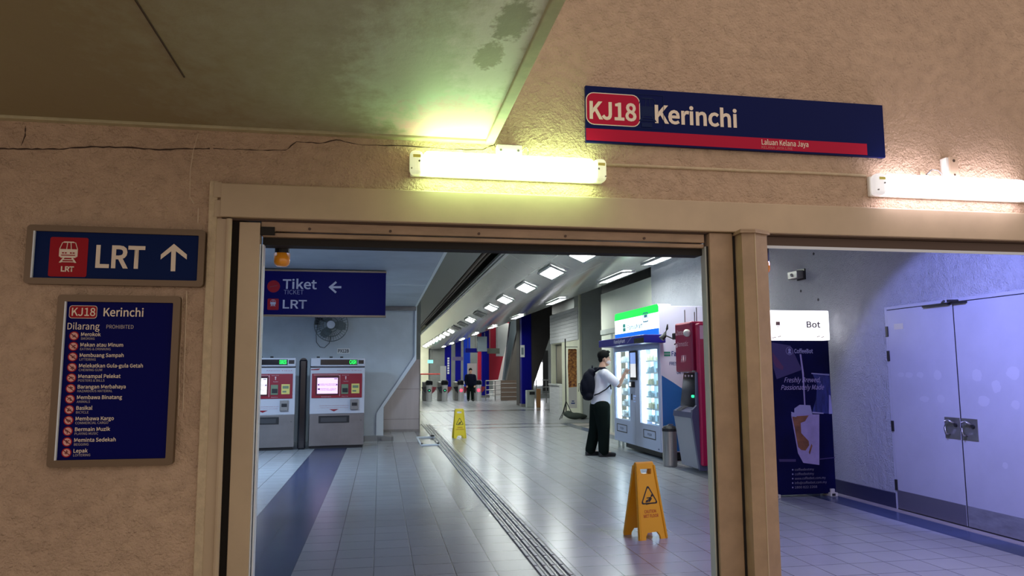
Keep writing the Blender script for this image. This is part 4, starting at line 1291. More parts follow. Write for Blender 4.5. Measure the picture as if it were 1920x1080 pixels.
M['tvm_bezel'] = mat('tvm_bezel', (.06, .004, .012), .3); M['tvm_panel_line'] = mat('tvm_line', (.75, .55, .55), .5)
M['tvm_cab_text'] = mat('tvm_cab_text', (.35, .05, .10), .5); M['tvm_tray'] = mat('tvm_tray', (.05, .05, .055), .3)
ticket_machine('ticket machine with a pink screen, the one nearer the slanted wall end', (-.81, 14.86), R(6), 'tvm_screen', False, 'CASH')
ticket_machine('ticket machine with a cream screen beside the left gate board', (-2.10, 14.68), R(6), 'tvm_screen2', False, 'CASHLESS')
bm = bmesh.new(); add_box(bm, -.075, .075, .03, .6, 0, 1.70, bev=.03); add_cyl(bm, (0, .05, 1.66), (0, .5, 1.66), .074, n=18)
dv = tag(obj('divider_post', bm, M['black_gloss'], loc=(-1.452, 14.76, 0), rot=(0, 0, R(6))), 'tall black divider standing between the two ticket machines', 'divider')

sb = thing('steel_cabinet', 'plain stainless steel cabinet behind the slanting wall end', 'cabinet', (.53, 18.6, 0))
box('body', (-.44, .43, 0, .7, .05, 1.77), M['steel'], sb, bev=.01)
box('plinth', (-.45, .45, -.01, .68, 0, .06), M['steel_dark'], sb)
bm = bmesh.new(); add_box(bm, -.44, .43, -.004, 0, 1.03, 1.045); add_box(bm, -.44, .43, -.004, 0, .30, .312); add_box(bm, .425, .445, -.006, .0, .05, 1.77); obj('panel_joint', bm, M['steel_dark'], sb)

fh = thing('floor_hatch', 'pale metal hatch frame lying open on the floor by the tactile strip', 'floor hatch', (1.0, 15.9, 0))
bm = bmesh.new()
add_box(bm, -.19, .20, -.86, -.74, 0, .02); add_box(bm, -.19, .22, .86, .92, 0, .03); add_box(bm, -.19, -.15, -.80, .90, 0, .012)
obj('rim', bm, M['wall_trim'], fh)
bm = bmesh.new(); add_cyl(bm, (-.16, -.80, .02), (-.16, -.80, .05), .02, n=8); add_cyl(bm, (.16, -.80, .02), (.16, -.80, .05), .02, n=8); add_box(bm, .12, .20, .84, .92, .03, .06); obj('catch', bm, M['black'], fh)

# ================================================================ VENDING MACHINE (local -y looks at the shopper, local +x towards the gate)
vm = thing('vending_machine', 'pale blue double door snack vending machine under a green and white header', 'vending machine', (4.50, 12.76, 0), R(-90))
VY = lambda y: 12.76 - y                          # world y -> local x
L0, L1 = VY(14.02), VY(11.58)
box('cabinet', (L0, L1, .34, .85, .14, 1.96), M['vm_body'], vm, bev=.01)
box('side_panel', (L1 - .02, L1 + .015, .0, .86, .14, 2.52), M['vm_side'], vm, bev=.01, label='lilac side panel with a blue wave')
sidep = bpy.data.objects['side_panel']
bm = bmesh.new()
zs = 1.36
poly = [(0.02, .16), (.84, .16), (.84, .90), (.62, 1.0), (.40, 1.14), (.22, 1.26), (.02, 1.38)]
f_ = bm.faces.new([bm.verts.new((L1 + .0165, a, b)) for a, b in poly])
obj('side_wave', bm, M['vm_wave'], sidep)


def side_text(body, y0, zb, wid, cap, m, bold=.02):
    bm = bmesh.new(); add_text(bm, body, 0, 0, wid, cap, 0, bold)
    o = obj('side_lettering', bm, m, sidep)
    o.rotation_euler = (0, 0, R(90)); o.location = (L1 + .017, y0, zb)
    return o


side_text('FamilyMart', .20, 1.695, .42, .075, M['navy_text'])
side_text('FRESH & TASTY', .16, 1.545, .40, .05, M['navy_text'])
side_text('ON THE GO', .28, 1.40, .26, .05, M['navy_text'])
bm = bmesh.new()
for z0_, z1_ in ((1.73, 1.765), (1.69, 1.722)):
    bm.faces.new([bm.verts.new((L1 + .017, a, b)) for a, b in ((.07, z0_), (.18, z0_), (.18, z1_), (.07, z1_))])
obj('side_mark', bm, mat('dark_green_mark', (.02, .16, .12), .5), sidep)
# door skins with window openings
wins = [(VY(13.93), VY(13.08)), (VY(12.56), VY(11.66))]
wz0, wz1 = .555, 1.815
for k, (a, b) in enumerate(((L0, VY(12.80)), (VY(12.79), L1 - .02))):
    w0, w1 = wins[k]
    bm = bmesh.new()
    add_box(bm, a, w0, -.01, .06, .14, 1.96); add_box(bm, w1, b, -.01, .06, .14, 1.96)
    add_box(bm, w0, w1, -.01, .06, .14, wz0); add_box(bm, w0, w1, -.01, .06, wz1, 1.96)
    dr = obj('door', bm, M['vm_body'], vm)
    bm = bmesh.new(); add_box(bm, w0, w1, .018, .026, wz0, wz1); obj('window_glass', bm, M['glass'], dr)
    ve0, ve1 = (VY(13.86), VY(13.27)) if k == 0 else (VY(12.40), VY(11.82))
    bm = bmesh.new(); ring_plate(bm, rect(ve0, ve1, .315, .46), rect(ve0 + .02, ve1 - .02, .33, .447), -.014, -.009); obj('flap_outline', bm, M['black'], dr)
    lettering('flap_lettering', [('PUSH', ve0 + .20, .365, .19, .04, .02)], M['navy_text'], dr, -.0112)
    lamp('cabinet_led', 'AREA', (4.50 + .085, 12.76 - (w0 + w1) / 2, wz1 - .03), (0, R(-25), 0), 7, (.78, .95, 1.0), .05, .8)
    bm = bmesh.new(); add_box(bm, w0 - .01, w1 + .01, .222, .235, wz0 - .02, wz1 + .02); obj('lit_back', bm, M['vm_glow'], vm, label='glowing cabinet back')
    bm = bmesh.new(); add_box(bm, w0 + .01, w0 + .06, .06, .10, wz0, wz1); obj('light_strip', bm, M['vm_strip'], vm, label='bright vertical light strip')
    bm = bmesh.new(); add_box(bm, w1 - .03, w1 - .005, .06, .10, wz0, wz1); obj('light_strip', bm, M['vm_glow'], vm, label='softer light strip')
    bm = bmesh.new(); add_box(bm, w0 + .44, w0 + .455, .10, .222, wz0, wz1); obj('divider', bm, M['vm_shelf'], vm)
    for s in range(6):
        zz = wz0 + .03 + s * .205
        sh = box('shelf', (w0, w1, .09, .222, zz, zz + .014), M['vm_shelf'], vm)
        bm = bmesh.new()
        g = random.Random(s + 10 * k)
        xx = w0 + .08
        while xx < w1 - .05:
            if not (w0 + .41 < xx < w0 + .47):
                add_box(bm, xx, xx + .050, .11, .20, zz + .021, zz + .021 + g.uniform(.06, .11), bev=.004, seg=1)
            xx += .075
        obj('carton_row', bm, (M['vm_item'], M['vm_item2'], M['vm_item'], M['vm_item3'])[(s * 2 + k) % 4], sh)
        bm = bmesh.new()
        xx = w0 + .08
        while xx < w1 - .05:
            add_box(bm, xx, xx + .03, .082, .09, zz, zz + .022); xx += .05
        obj('price_tag', bm, M['vm_item'], sh)
# centre console
pn = box('touch_panel', (VY(12.99), VY(12.64), -.03, -.008, 1.29, 1.815), M['black_gloss'], vm, bev=.006)
flats('panel_screen', [rect(VY(12.96), VY(12.67), 1.34, 1.58)], M['screen_white'], pn, -.031)
flats('panel_header', [rect(VY(12.96), VY(12.67), 1.58, 1.78)], M['screen_blue'], pn, -.031)
cr = box('card_reader', (VY(12.96), VY(12.78), -.07, -.008, 1.16, 1.265), M['black'], vm, bev=.012)
flats('reader_screen', [rect(VY(12.94), VY(12.83), 1.18, 1.25)], M['screen_white'], cr, -.071)
bm = bmesh.new(); add_box(bm, VY(12.98), VY(12.94), -.022, -.008, .93, 1.04, bev=.004); obj('coin_slot', bm, M['black'], vm)
for za, wa in ((1.0, .14), (.95, .08), (.90, .10)): flats('console_mark', [rect(VY(12.88), VY(12.88) + wa, za, za + .016)], M['screen_blue'], vm, -.0112)
bm = bmesh.new()
for x_ in (L0 + .06, L0 + .30, L1 - .08):
    for y_ in (.06, .75): add_cyl(bm, (x_, y_, 0), (x_, y_, .14), .022, n=10)
obj('feet', bm, M['foot_white'], vm)
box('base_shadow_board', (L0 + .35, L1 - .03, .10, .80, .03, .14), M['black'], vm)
bm = bmesh.new(); add_box(bm, L1 - .14, L1 - .09, -.012, -.008, .17, .19); obj('maker_badge', bm, M['navy_text'], vm)
# header light box
hb = bmesh.new(); hd = None
H0, H1 = VY(13.90), VY(11.57)
hdr = prism('header', rrect(H0, H1, 2.02, 2.555, .07), .0, .22, M['vm_white'], vm, label='lit header box striped green, white and blue')
tp = rrect(H0, H1, 2.02, 2.555, .07)
flats('green_stripe', [[(H0, 2.42)] + [(H1, 2.42)] + [q for q in tp if q[1] > 2.48]], M['vm_green'], hdr, -.002)
flats('blue_stripe', [[q for q in tp if q[1] < 2.10] + [(H1, 2.155), (H0, 2.155)][::1]], M['vm_blue'], hdr, -.002)


def vp(px, py): y_, z_ = PX(px, py, 4.5); return VY(y_), z_


a = vp(1177, 617); b = vp(1205, 608)
lettering('lettering', [('FamilyMart', a[0], a[1] - .02, b[0] - a[0], .085, .012)], M['teal_text'], hdr, -.003)
a = vp(1169, 620)
flats('header_mark', [rect(a[0] - .02, a[0] + .13, a[1] - .02, a[1] + .045), rect(a[0] - .02, a[0] + .13, a[1] + .055, a[1] + .12)], mat('mark_green', (.04, .42, .32), .5), hdr, -.003)
a = vp(1206, 605); b = vp(1215.5, 593)
bm = bmesh.new(); ring_plate(bm, rrect(a[0], b[0], a[1], a[1] + .17, .03), rrect(a[0] + .02, b[0] - .02, a[1] + .02, a[1] + .15, .02), -.004, -.002); obj('mini_badge', bm, M['teal_text'], hdr)
flats('mini_badge_fill', [rect(a[0] + .05, b[0] - .05, a[1] + .08, a[1] + .13)], M['teal_text'], hdr, -.003)
# canopy board
cn = box('canopy', (VY(13.95), VY(11.42), -.32, .05, 1.905, 2.04), M['vm_canopy'], vm, bev=.01, label='dark blue canopy board')
a_, b_ = VY(13.05), VY(12.15)
lettering('canopy_lettering', [('FamilyMart', a_ + .06, 1.945, .62, .06, .015)], M['vm_side'], cn, -.3215)
flats('canopy_dark_end', [rect(VY(12.25) + .35, VY(11.43), 1.91, 1.99)], M['black_gloss'], cn, -.3212)
flats('canopy_tear', [stroke((VY(12.25), 1.93), (VY(12.0), 2.03), .008)], M['vm_side'], cn, -.3214)

# ================================================================ RED CASH KIOSK
ak = thing('cash_machine', 'red cash machine kiosk with a grey slanting front beside the steel bin', 'cash machine', (4.47, 10.42, 0), R(-90))
AY = lambda y: 10.42 - y
k0, k1 = AY(10.76), AY(9.98)
box('red_housing', (k0, k1, .16, .90, .12, 2.13), M['atm_red2'], ak, bev=.03)
box('side_fin', (k1 - .115, k1, .0, .2, .12, 2.13), M['atm_red2'], ak, bev=.02)
box('side_plate', (k1 - .05, k1 + .006, .02, .2, 1.90, 2.10), mat('atm_pink', (.78, .42, .55), .4), ak, bev=.01, label='pale pink plate high on the side')  # pale pink plate over the upper end of the red fin
box('plinth', (k0 + .05, k1 - .01, .17, .88, 0, .125), M['steel_dark'], ak)
box('head_panel', (k0 - .02, k1 - .20, -.03, .30, 1.43, 2.17), M['atm_red'], ak, bev=.03, label='dark red head panel')
hpn = bpy.data.objects['head_panel']
lettering('lettering', [('Domestik', k0 + .08, 1.985, .36, .075, 0), ('Domestic', k0 + .08, 1.815, .40, .07, 0), ('ATM', k0 + .20, 1.58, .19, .10, .01)], M['atm_text'], hpn, -.0315)
bm = bmesh.new(); flat(bm, disc(k0 + .045, 2.0, .02, 12), -.0315); flat(bm, disc(k0 + .05, 1.83, .035, 14), -.0315); obj('head_mark', bm, M['atm_text'], hpn)
bm = bmesh.new(); add_sphere(bm, (k1 - .26, -.06, 2.00), .055, 16, 12); obj('dome_camera', bm, M['white_plastic'], ak, smooth=True)
# body: slanted lower door, shelf, recessed dark screen niche
e0, e1 = k0 + .0, k1 - .12
low = [(.02, .06), (-.085, .78), (.16, .78), (.22, .06)]
bm = bmesh.new(); add_prism(bm, low, e0, e1, 'x'); obj('lower_door', bm, M['atm_grey'], ak)
bm = bmesh.new(); add_prism(bm, [(-.01, .05), (-.105, .79), (-.095, .90), (-.03, .96), (-.02, 1.43), (.22, 1.43), (.22, .05)], e1, e1 + .055, 'x'); obj('side_cheek', bm, M['atm_cheek'], ak, label='dark purple side cheek')
bm = bmesh.new(); add_prism(bm, [(-.10, .78), (-.09, .86), (.03, .93), (.16, .93), (.16, .78)], e0, e1, 'x'); kb = obj('keypad_shelf', bm, M['atm_dark'], ak)
bm = bmesh.new()
for i in range(4):
    for jj in range(4):
        add_box(bm, e0 + .14 + i * .04, e0 + .17 + i * .04, -.10 + jj * .034, -.075 + jj * .034, 0.865 + jj * .017, 0.882 + jj * .017)
obj('keypad', bm, M['steel'], kb)
bm = bmesh.new(); add_prism(bm, [(.02, .92), (.09, 1.42), (.18, 1.42), (.18, .92)], e0, e1, 'x'); scn = obj('screen_niche', bm, M['black_gloss'], ak)
bm = bmesh.new(); add_box(bm, e0 + .42, e0 + .47, .015, .05, 1.06, 1.10, bev=.01); obj('card_slot', bm, M['green_led'], scn)
box('niche_lamp', (e0 + .16, e1, -.02, .16, 1.432, 1.455), M['steel'], ak)
for x_ in (e0 + .06, e0 + .18, e0 + .30):
    bm = bmesh.new(); flat(bm, rect(x_, x_ + .06, 1.36, 1.39), .078); obj('card_mark', bm, M['atm_text'], scn)
bm = bmesh.new()
for x_, h_ in ((k0 + .04, .20), (k0 + .40, .14), (k0 + .47, .20)): add_cyl(bm, (x_, .12, 2.12), (x_, .12, 2.12 + .06 + h_), .008, n=6)
obj('antenna', bm, M['steel_dark'], ak)
# clip lamp and speaker between kiosk and vending machine
cl = thing('clip_lamp', 'small black clip lamp jutting out beside the red head panel', 'lamp', (4.63, 11.05, 1.98))
bm = bmesh.new(); add_tube(bm, [(-.22, 0, .02), (-.10, 0, -.03), (.0, 0, -.02), (.12, .2, -.04), (.10, .45, -.10)], .010, 8); obj('arm', bm, M['black'], cl)
bm = bmesh.new(); add_tube(bm, [(-.30, 0, -.03), (-.25, 0, .02), (-.20, 0, .13), (-.19, 0, .20)], .03, 10, True, [.045, .038, .02, .008]); obj('shade', bm, M['black'], cl)
box('speaker_box', (k0 - .13, k0 - .01, -.03, .06, 1.93, 2.03), M['black'], ak, bev=.012, label='tiny black box on the edge of the head panel')

bn = thing('litter_bin', 'narrow stainless bin with a black lid beside the cash machine', 'bin', (4.395, 10.98, 0))
bm = bmesh.new(); add_tube(bm, [(0, 0, 0), (0, 0, .02), (0, 0, .53)], .105, 24, True, [.098, .105, .108]); obj('body', bm, M['steel'], bn, smooth=False)
bm = bmesh.new(); add_tube(bm, [(0, 0, .53), (0, 0, .575), (0, 0, .605), (0, 0, .62)], .11, 24, True, [.113, .113, .09, .04]); obj('lid', bm, M['black'], bn)
bm = bmesh.new(); add_tube(bm, [(-.05, -.03, .615), (-.02, -.03, .635), (.05, -.02, .63)], .008, 6); obj('lid_handle', bm, M['steel'], bn)

# ================================================================ PEOPLE
def round_cone(bm, a, b, ra, rb, n=14):
    a, b = Vector(a), Vector(b)
    d = b - a
    u, v = frame_of(d)
    L = d.length; dn = d.normalized()
    rings = []
    steps = [(-1, ra, a, s) for s in (math.pi / 2 * .98, 1.0, .5)] + [(0, ra, a, 0)] + [(0, rb, b, 0)] + [(1, rb, b, s) for s in (.5, 1.0, math.pi / 2 * .98)]
    for sg, r, p, s in steps:
        c = p + dn * (sg * r * math.sin(s)); rr = r * math.cos(s)
        rings.append([bm.verts.new(c + (u * math.cos(2 * PI * k / n) + v * math.sin(2 * PI * k / n)) * rr) for k in range(n)])
    for p, q in zip(rings, rings[1:]):
        for k in range(n): bm.faces.new((p[k], p[(k + 1) % n], q[(k + 1) % n], q[k]))
    bm.faces.new(rings[0][::-1]); bm.faces.new(rings[-1])


def fused(name, build, m, parent, voxel=.012, smooth_it=4):
    """One continuous skin grown over overlapping tapered limbs."""
    bm = bmesh.new(); build(bm)
    bmesh.ops.recalc_face_normals(bm, faces=bm.faces)
    me = bpy.data.meshes.new(name); bm.to_mesh(me); bm.free()
    o = bpy.data.objects.new(name, me); COL.objects.link(o)
    md = o.modifiers.new('r', 'REMESH'); md.mode = 'VOXEL'; md.voxel_size = voxel
    ms = o.modifiers.new('s', 'SMOOTH'); ms.iterations = smooth_it; ms.factor = .5
    bpy.context.view_layer.update()
    me2 = bpy.data.meshes.new_from_object(o.evaluated_get(bpy.context.evaluated_depsgraph_get()))
    bpy.data.objects.remove(o); bpy.data.meshes.remove(me)
    me2.name = name
    me2.materials.clear(); me2.materials.append(m)
    for p in me2.polygons: p.use_smooth = True
    o = bpy.data.objects.new(name, me2); COL.objects.link(o)
    if parent: o.parent = parent
    return o


def ell(bm, c, r, sc):
    add_sphere(bm, c, r, 20, 14, sc)


# man at the vending machine: faces +x, right arm raised to the glass
PX0, PY0 = 3.70, 12.56
man = thing('person', 'man in white shirt with navy backpack pointing at the vending machine', 'person', (PX0, PY0, 0))
hd_c = (.155, 0, 1.668)
shR, shL = (.115, -.185, 1.405), (.085, .185, 1.415)
elR, wrR = (.345, -.215, 1.205), (.485, -.13, 1.40)
elL, wrL = (.12, .25, 1.14), (.20, .21, .93)
hipR, hipL = (.075, -.095, .90), (.055, .095, .90)
knR, knL = (.095, -.105, .47), (.005, .105, .47)
anR, anL = (.085, -.115, .085), (-.085, .115, .085)


def body_build(bm):
    ell(bm, (hd_c[0], 0, hd_c[2] + .02), .10, (.98, .78, 1.08))              # cranium
    ell(bm, (hd_c[0] + .035, 0, hd_c[2] - .055), .078, (.88, .80, 1.02))       # jaw and face
    round_cone(bm, (hd_c[0] + .093, 0, hd_c[2] + .002), (hd_c[0] + .112, 0, hd_c[2] - .030), .009, .014, 8)   # nose
    for s in (-1, 1): ell(bm, (hd_c[0] - .008, s * .080, hd_c[2] - .012), .030, (.6, .4, 1.1))   # ears
    round_cone(bm, (.11, 0, 1.47), (.135, 0, 1.60), .062, .056)
    round_cone(bm, (.095, 0, 1.34), (.055, 0, 1.02), .13, .13)
    round_cone(bm, shR, shL, .07, .07)
    round_cone(bm, hipR, hipL, .09, .09)
    for sh, el, wr in ((shR, elR, wrR), (shL, elL, wrL)):
        round_cone(bm, sh, el, .052, .042); round_cone(bm, el, wr, .042, .029)
    for hp2, kn, an in ((hipR, knR, anR), (hipL, knL, anL)):
        round_cone(bm, hp2, kn, .085, .058); round_cone(bm, kn, an, .056, .040)
        round_cone(bm, an, (an[0] + .13, an[1], .05), .035, .028)
    # hands: palm, four unequal bent fingers, thumb leaving the side
    for wr, el, pd, up, curl in ((wrR, elR, Vector((.60, .12, .79)), Vector((0, -1, 0.1)), .9), (wrL, elL, Vector((.25, -.1, -.95)), Vector((-.3, .9, .1)), .7)):
        pd = pd.normalized(); side = pd.cross(up).normalized(); up = side.cross(pd).normalized()
        w = Vector(wr)
        pc = w + pd * .055
        for k in range(4):
            o_ = side * (-.027 + .018 * k)
            round_cone(bm, w + pd * .01 + o_ * .5, w + pd * .085 + o_, .0155, .0115, 8)
            ln = (.058, .068, .072, .055)[k]
            bend = pd if (k == 3 and curl > .8) else (pd * .75 - up * .65).normalized()
            tipd = pd * .95 - up * .2 if (k == 3 and curl > .8) else (pd * .25 - up * .95).normalized()
            k1_ = w + pd * .085 + o_; k2_ = k1_ + bend * ln * .58
            round_cone(bm, k1_, k2_, .0100, .0088, 8); round_cone(bm, k2_, k2_ + tipd * ln * .50, .0088, .0075, 8)
        tb = w + pd * .03 + side * .030
        round_cone(bm, tb, tb + (pd * .6 + side * .7 - up * .2) * .040, .0125, .0105, 8)
        t2b = tb + (pd * .6 + side * .7 - up * .2) * .040
        round_cone(bm, t2b, t2b + (pd * .9 + side * .2 - up * .35) * .032, .0100, .0080, 8)


fused('body', body_build, M['skin'], man, .0065, 3)


def shirt_build(bm):
    round_cone(bm, (.10, 0, 1.33), (.085, 0, 1.10), .158, .160)
    add_tube(bm, [(.085, 0, .885), (.085, 0, .90), (.085, 0, 1.0), (.085, 0, 1.15)], .17, 22, True, [.172, .174, .168, .160])
    ell(bm, (.13, 0, 1.12), .155, (1.0, .98, 1.2))
    round_cone(bm, (.105, 0, 1.42), (.118, 0, 1.485), .105, .073)
    round_cone(bm, shR, shL, .088, .088)
    for sh, el in ((shR, elR), (shL, elL)):
        s_, e_ = Vector(sh), Vector(el); round_cone(bm, s_, s_.lerp(e_, .72), .085, .080)
    for k in range(5):
        z_ = .98 + k * .07
        round_cone(bm, (.18, -.10 - .004 * k, z_), (.22 - .01 * k, -.05, z_ + .04), .014, .010, 8)


fused('shirt', shirt_build, M['shirt'], man, .012, 5)


def trouser_build(bm):
    add_tube(bm, [(.08, 0, .93), (.08, 0, .86), (.075, 0, .78)], .16, 22, True, [.150, .158, .166])
    for hp2, kn, an in ((hipR, knR, anR), (hipL, knL, anL)):
        round_cone(bm, (hp2[0], hp2[1] * .75, hp2[2] - .06), kn, .150, .110); round_cone(bm, kn, (an[0] + .0, an[1], .10), .107, .092)
        round_cone(bm, (an[0] + .02, an[1], .11), (an[0] + .02, an[1], .085), .074, .068)


fused('trousers', trouser_build, M['trousers'], man, .014, 4)
for an in (anR, anL):
    def shoe_build(bm, an=an):
        round_cone(bm, (an[0] - .05, an[1], .048), (an[0] + .05, an[1], .05), .046, .048)
        round_cone(bm, (an[0] + .05, an[1], .045), (an[0] + .185, an[1], .036), .046, .035)
        round_cone(bm, (an[0] - .01, an[1], .09), (an[0] + .02, an[1], .05), .045, .045)
        add_box(bm, an[0] - .09, an[0] + .20, an[1] - .042, an[1] + .042, .0, .025)
    fused('shoe', shoe_build, M['shoe'], man, .009, 2)


def hair_build(bm):
    ell(bm, (hd_c[0] - .012, 0, hd_c[2] + .060), .108, (1.0, .84, .92))
    for k in range(9):
        a_ = R(-50 + k * 26)
        round_cone(bm, (hd_c[0] - .02 + .05 * math.cos(a_), .05 * math.sin(a_), hd_c[2] + .11), (hd_c[0] + .01 + .07 * math.cos(a_), .06 * math.sin(a_), hd_c[2] + .137), .026, .012, 8)
    round_cone(bm, (hd_c[0] + .055, -.03, hd_c[2] + .105), (hd_c[0] + .095, -.02, hd_c[2] + .118), .03, .014, 8)
    ell(bm, (hd_c[0] - .058, 0, hd_c[2] + .0), .062, (.75, 1.08, 1.15))
    for s in (-1, 1): round_cone(bm, (hd_c[0] + .005, s * .072, hd_c[2] + .05), (hd_c[0] + .012, s * .076, hd_c[2] + .0), .018, .007, 8)


fused('hair', hair_build, M['hair'], man, .008, 1)
bm = bmesh.new(); ell(bm, (hd_c[0] + .044, 0, hd_c[2] - .060), .076, (.96, .84, .72)); mk = obj('face_mask', bm, M['mask'], man, smooth=True)
bm = bmesh.new()
for s in (-1, 1): add_tube(bm, [(hd_c[0] + .05, s * .067, hd_c[2] - .03), (hd_c[0] + .0, s * .083, hd_c[2] - .02), (hd_c[0] - .015, s * .086, hd_c[2] + .01)], .0025, 5)
obj('mask_loop', bm, M['mask'], mk)
bm = bmesh.new()
for s in (-1, 1):
    cc = (hd_c[0] + .092, s * .034, hd_c[2] + .014)
    add_tube(bm, [(cc[0] - abs(math.cos(q)) * .004, cc[1] + .024 * math.cos(q), cc[2] + .019 * math.sin(q)) for q in [2 * PI * k / 14 for k in range(15)]], .0025, 5, False)
    add_tube(bm, [(cc[0], s * .058, cc[2] + .008), (hd_c[0] + .03, s * .082, hd_c[2] + .016), (hd_c[0] - .01, s * .086, hd_c[2] + .01)], .0025, 5)
add_tube(bm, [(hd_c[0] + .098, -.010, hd_c[2] + .016), (hd_c[0] + .098, .010, hd_c[2] + .016)], .0025, 5)
obj('glasses', bm, M['black'], man)
for s in (-1, 1):
    bm = bmesh.new(); ell(bm, (hd_c[0] + .078, s * .033, hd_c[2] + .014), .012, (.7, 1, .6)); e = obj('eye', bm, M['white_plastic'], man, smooth=True)
    bm = bmesh.new(); ell(bm, (hd_c[0] + .0855, s * .033, hd_c[2] + .014), .0055, (.5, 1, 1)); obj('iris', bm, M['black'], e)

bp_ = thing('backpack', 'dark navy backpack worn on the back of the man in the white shirt', 'backpack', (PX0, PY0, 0))


def pack_build(bm):
    ell(bm, (-.135, 0, 1.22), .20, (.58, .80, 1.22))
    ell(bm, (-.195, 0, 1.17), .15, (.62, .92, 1.15))
    ell(bm, (-.085, 0, 1.42), .10, (.75, 1.2, .9))
    round_cone(bm, (-.15, -.08, 1.02), (-.15, .08, 1.02), .075, .075)


fused('pack_body', pack_build, M['bag'], bp_, .014, 3)
for s in (-1, 1):
    bm = bmesh.new()
    sy = s * .13
    pts = [(-.06, sy, 1.44), (.03, sy, 1.50), (.12, sy * 1.05, 1.50), (.20, sy * 1.15, 1.43), (.235, sy * 1.25, 1.32), (.215, s * .175, 1.22), (.12, s * .19, 1.14), (.0, s * .165, 1.07), (-.07, s * .12, 1.04)]
    add_tube(bm, pts, .018, 8, True, [.020, .024, .024, .022, .018, .013, .010, .010, .010])
    obj('strap', bm, M['bag'], bp_, smooth=True)
    bm = bmesh.new(); add_tube(bm, [(.205, s * .185, 1.24), (.21, s * .195, 1.14)], .010, 6); obj('strap_tail', bm, M['bag'], bp_)
bm = bmesh.new(); add_tube(bm, [(-.285, -.10, 1.10), (-.30, -.05, 1.24), (-.298, .05, 1.24), (-.285, .10, 1.10)], .006, 6); obj('zip', bm, M['black'], bp_)
bm = bmesh.new(); add_tube(bm, [(-.06, -.03, 1.49), (-.06, 0, 1.545), (-.06, .03, 1.49)], .010, 6); obj('grab_loop', bm, M['bag'], bp_)

# far man in dark clothes between the ticket gates (seen from the front)
m2 = thing('person', 'distant man in dark clothes standing between the ticket gates', 'person', (4.43, 37.0, 0))


def far_build(bm):
    ell(bm, (0, 0, 1.50), .10, (.82, .95, 1.15))
    round_cone(bm, (0, 0, 1.28), (0, 0, 1.44), .07, .055)
    round_cone(bm, (0, 0, 1.20), (0, 0, .92), .15, .14)
    round_cone(bm, (-.18, 0, 1.25), (.18, 0, 1.25), .07, .07)
    for s in (-1, 1):
        round_cone(bm, (s * .21, 0, 1.24), (s * .25, -.02, .98), .06, .05); round_cone(bm, (s * .25, -.02, .98), (s * .20, -.12, .78), .048, .034)
        for k in range(4): round_cone(bm, (s * .20 + (k - 1.5) * .018, -.12, .76), (s * .19 + (k - 1.5) * .018, -.15, .67 + .01 * abs(k - 1)), .013, .009, 8)
        round_cone(bm, (s * .18, -.13, .76), (s * .15, -.16, .71), .014, .010, 8)
        round_cone(bm, (s * .09, 0, .82), (s * .10, 0, .44), .085, .06); round_cone(bm, (s * .10, 0, .44), (s * .11, 0, .09), .058, .042)
        round_cone(bm, (s * .11, .02, .05), (s * .12, -.14, .04), .04, .032)
    round_cone(bm, (0, -.088, 1.50), (0, -.105, 1.475), .010, .014, 8)


fused('body', far_build, M['skin'], m2, .014, 2)


def far_cloth(bm):
    round_cone(bm, (0, 0, 1.20), (0, 0, .84), .175, .172); round_cone(bm, (-.18, 0, 1.25), (.18, 0, 1.25), .088, .088)
    for s in (-1, 1): round_cone(bm, (s * .21, 0, 1.24), (s * .25, -.02, .98), .078, .066); round_cone(bm, (s * .25, -.02, .98), (s * .205, -.11, .80), .062, .050)


fused('jacket', far_cloth, M['navy_cloth'], m2, .016, 3)


def far_tr(bm):
    round_cone(bm, (-.07, 0, .82), (.07, 0, .82), .125, .125)
    for s in (-1, 1): round_cone(bm, (s * .09, 0, .82), (s * .10, 0, .44), .108, .085); round_cone(bm, (s * .10, 0, .44), (s * .11, 0, .08), .084, .068)


fused('trousers', far_tr, M['trousers'], m2, .016, 3)
for s in (-1, 1):
    def fs(bm, s=s): round_cone(bm, (s * .11, .03, .05), (s * .12, -.16, .042), .05, .042)
    fused('shoe', fs, M['shoe'], m2, .014, 1)
bm = bmesh.new(); ell(bm, (0, .012, 1.545), .105, (.86, .98, .95)); obj('hair', bm, M['hair'], m2, smooth=True)

# ================================================================ VAULT CEILING LIGHTS
ORD = ['first', 'second', 'third', 'fourth', 'fifth', 'sixth', 'seventh', 'eighth', 'ninth', 'tenth', 'eleventh', 'twelfth', 'thirteenth', 'fourteenth', 'fifteenth', 'sixteenth', 'seventeenth', 'eighteenth']


def ceiling_light(x, y, wd, ln, lit, label, group):
    z, sl = vz(x)
    t = thing('ceiling_light', label, 'light', (x, y, z - .012), 0, group)
    t.rotation_euler = (0, -sl, 0)
    bm = bmesh.new(); ring_plate(bm, rect(-wd / 2 - .05, wd / 2 + .05, -ln / 2 - .05, ln / 2 + .05), rect(-wd / 2, wd / 2, -ln / 2, ln / 2), -.03, .005)
    for v in bm.verts: v.co = Vector((v.co.x, v.co.z, v.co.y))
    obj('frame', bm, M['lamp_frame'], t)
    bm = bmesh.new(); add_box(bm, -wd / 2, wd / 2, -ln / 2, ln / 2, -.022, -.006); obj('diffuser', bm, (M['lamp_strip'] if wd < .2 else M['lamp_panel']) if lit else M['lamp_off'], t)
    return t


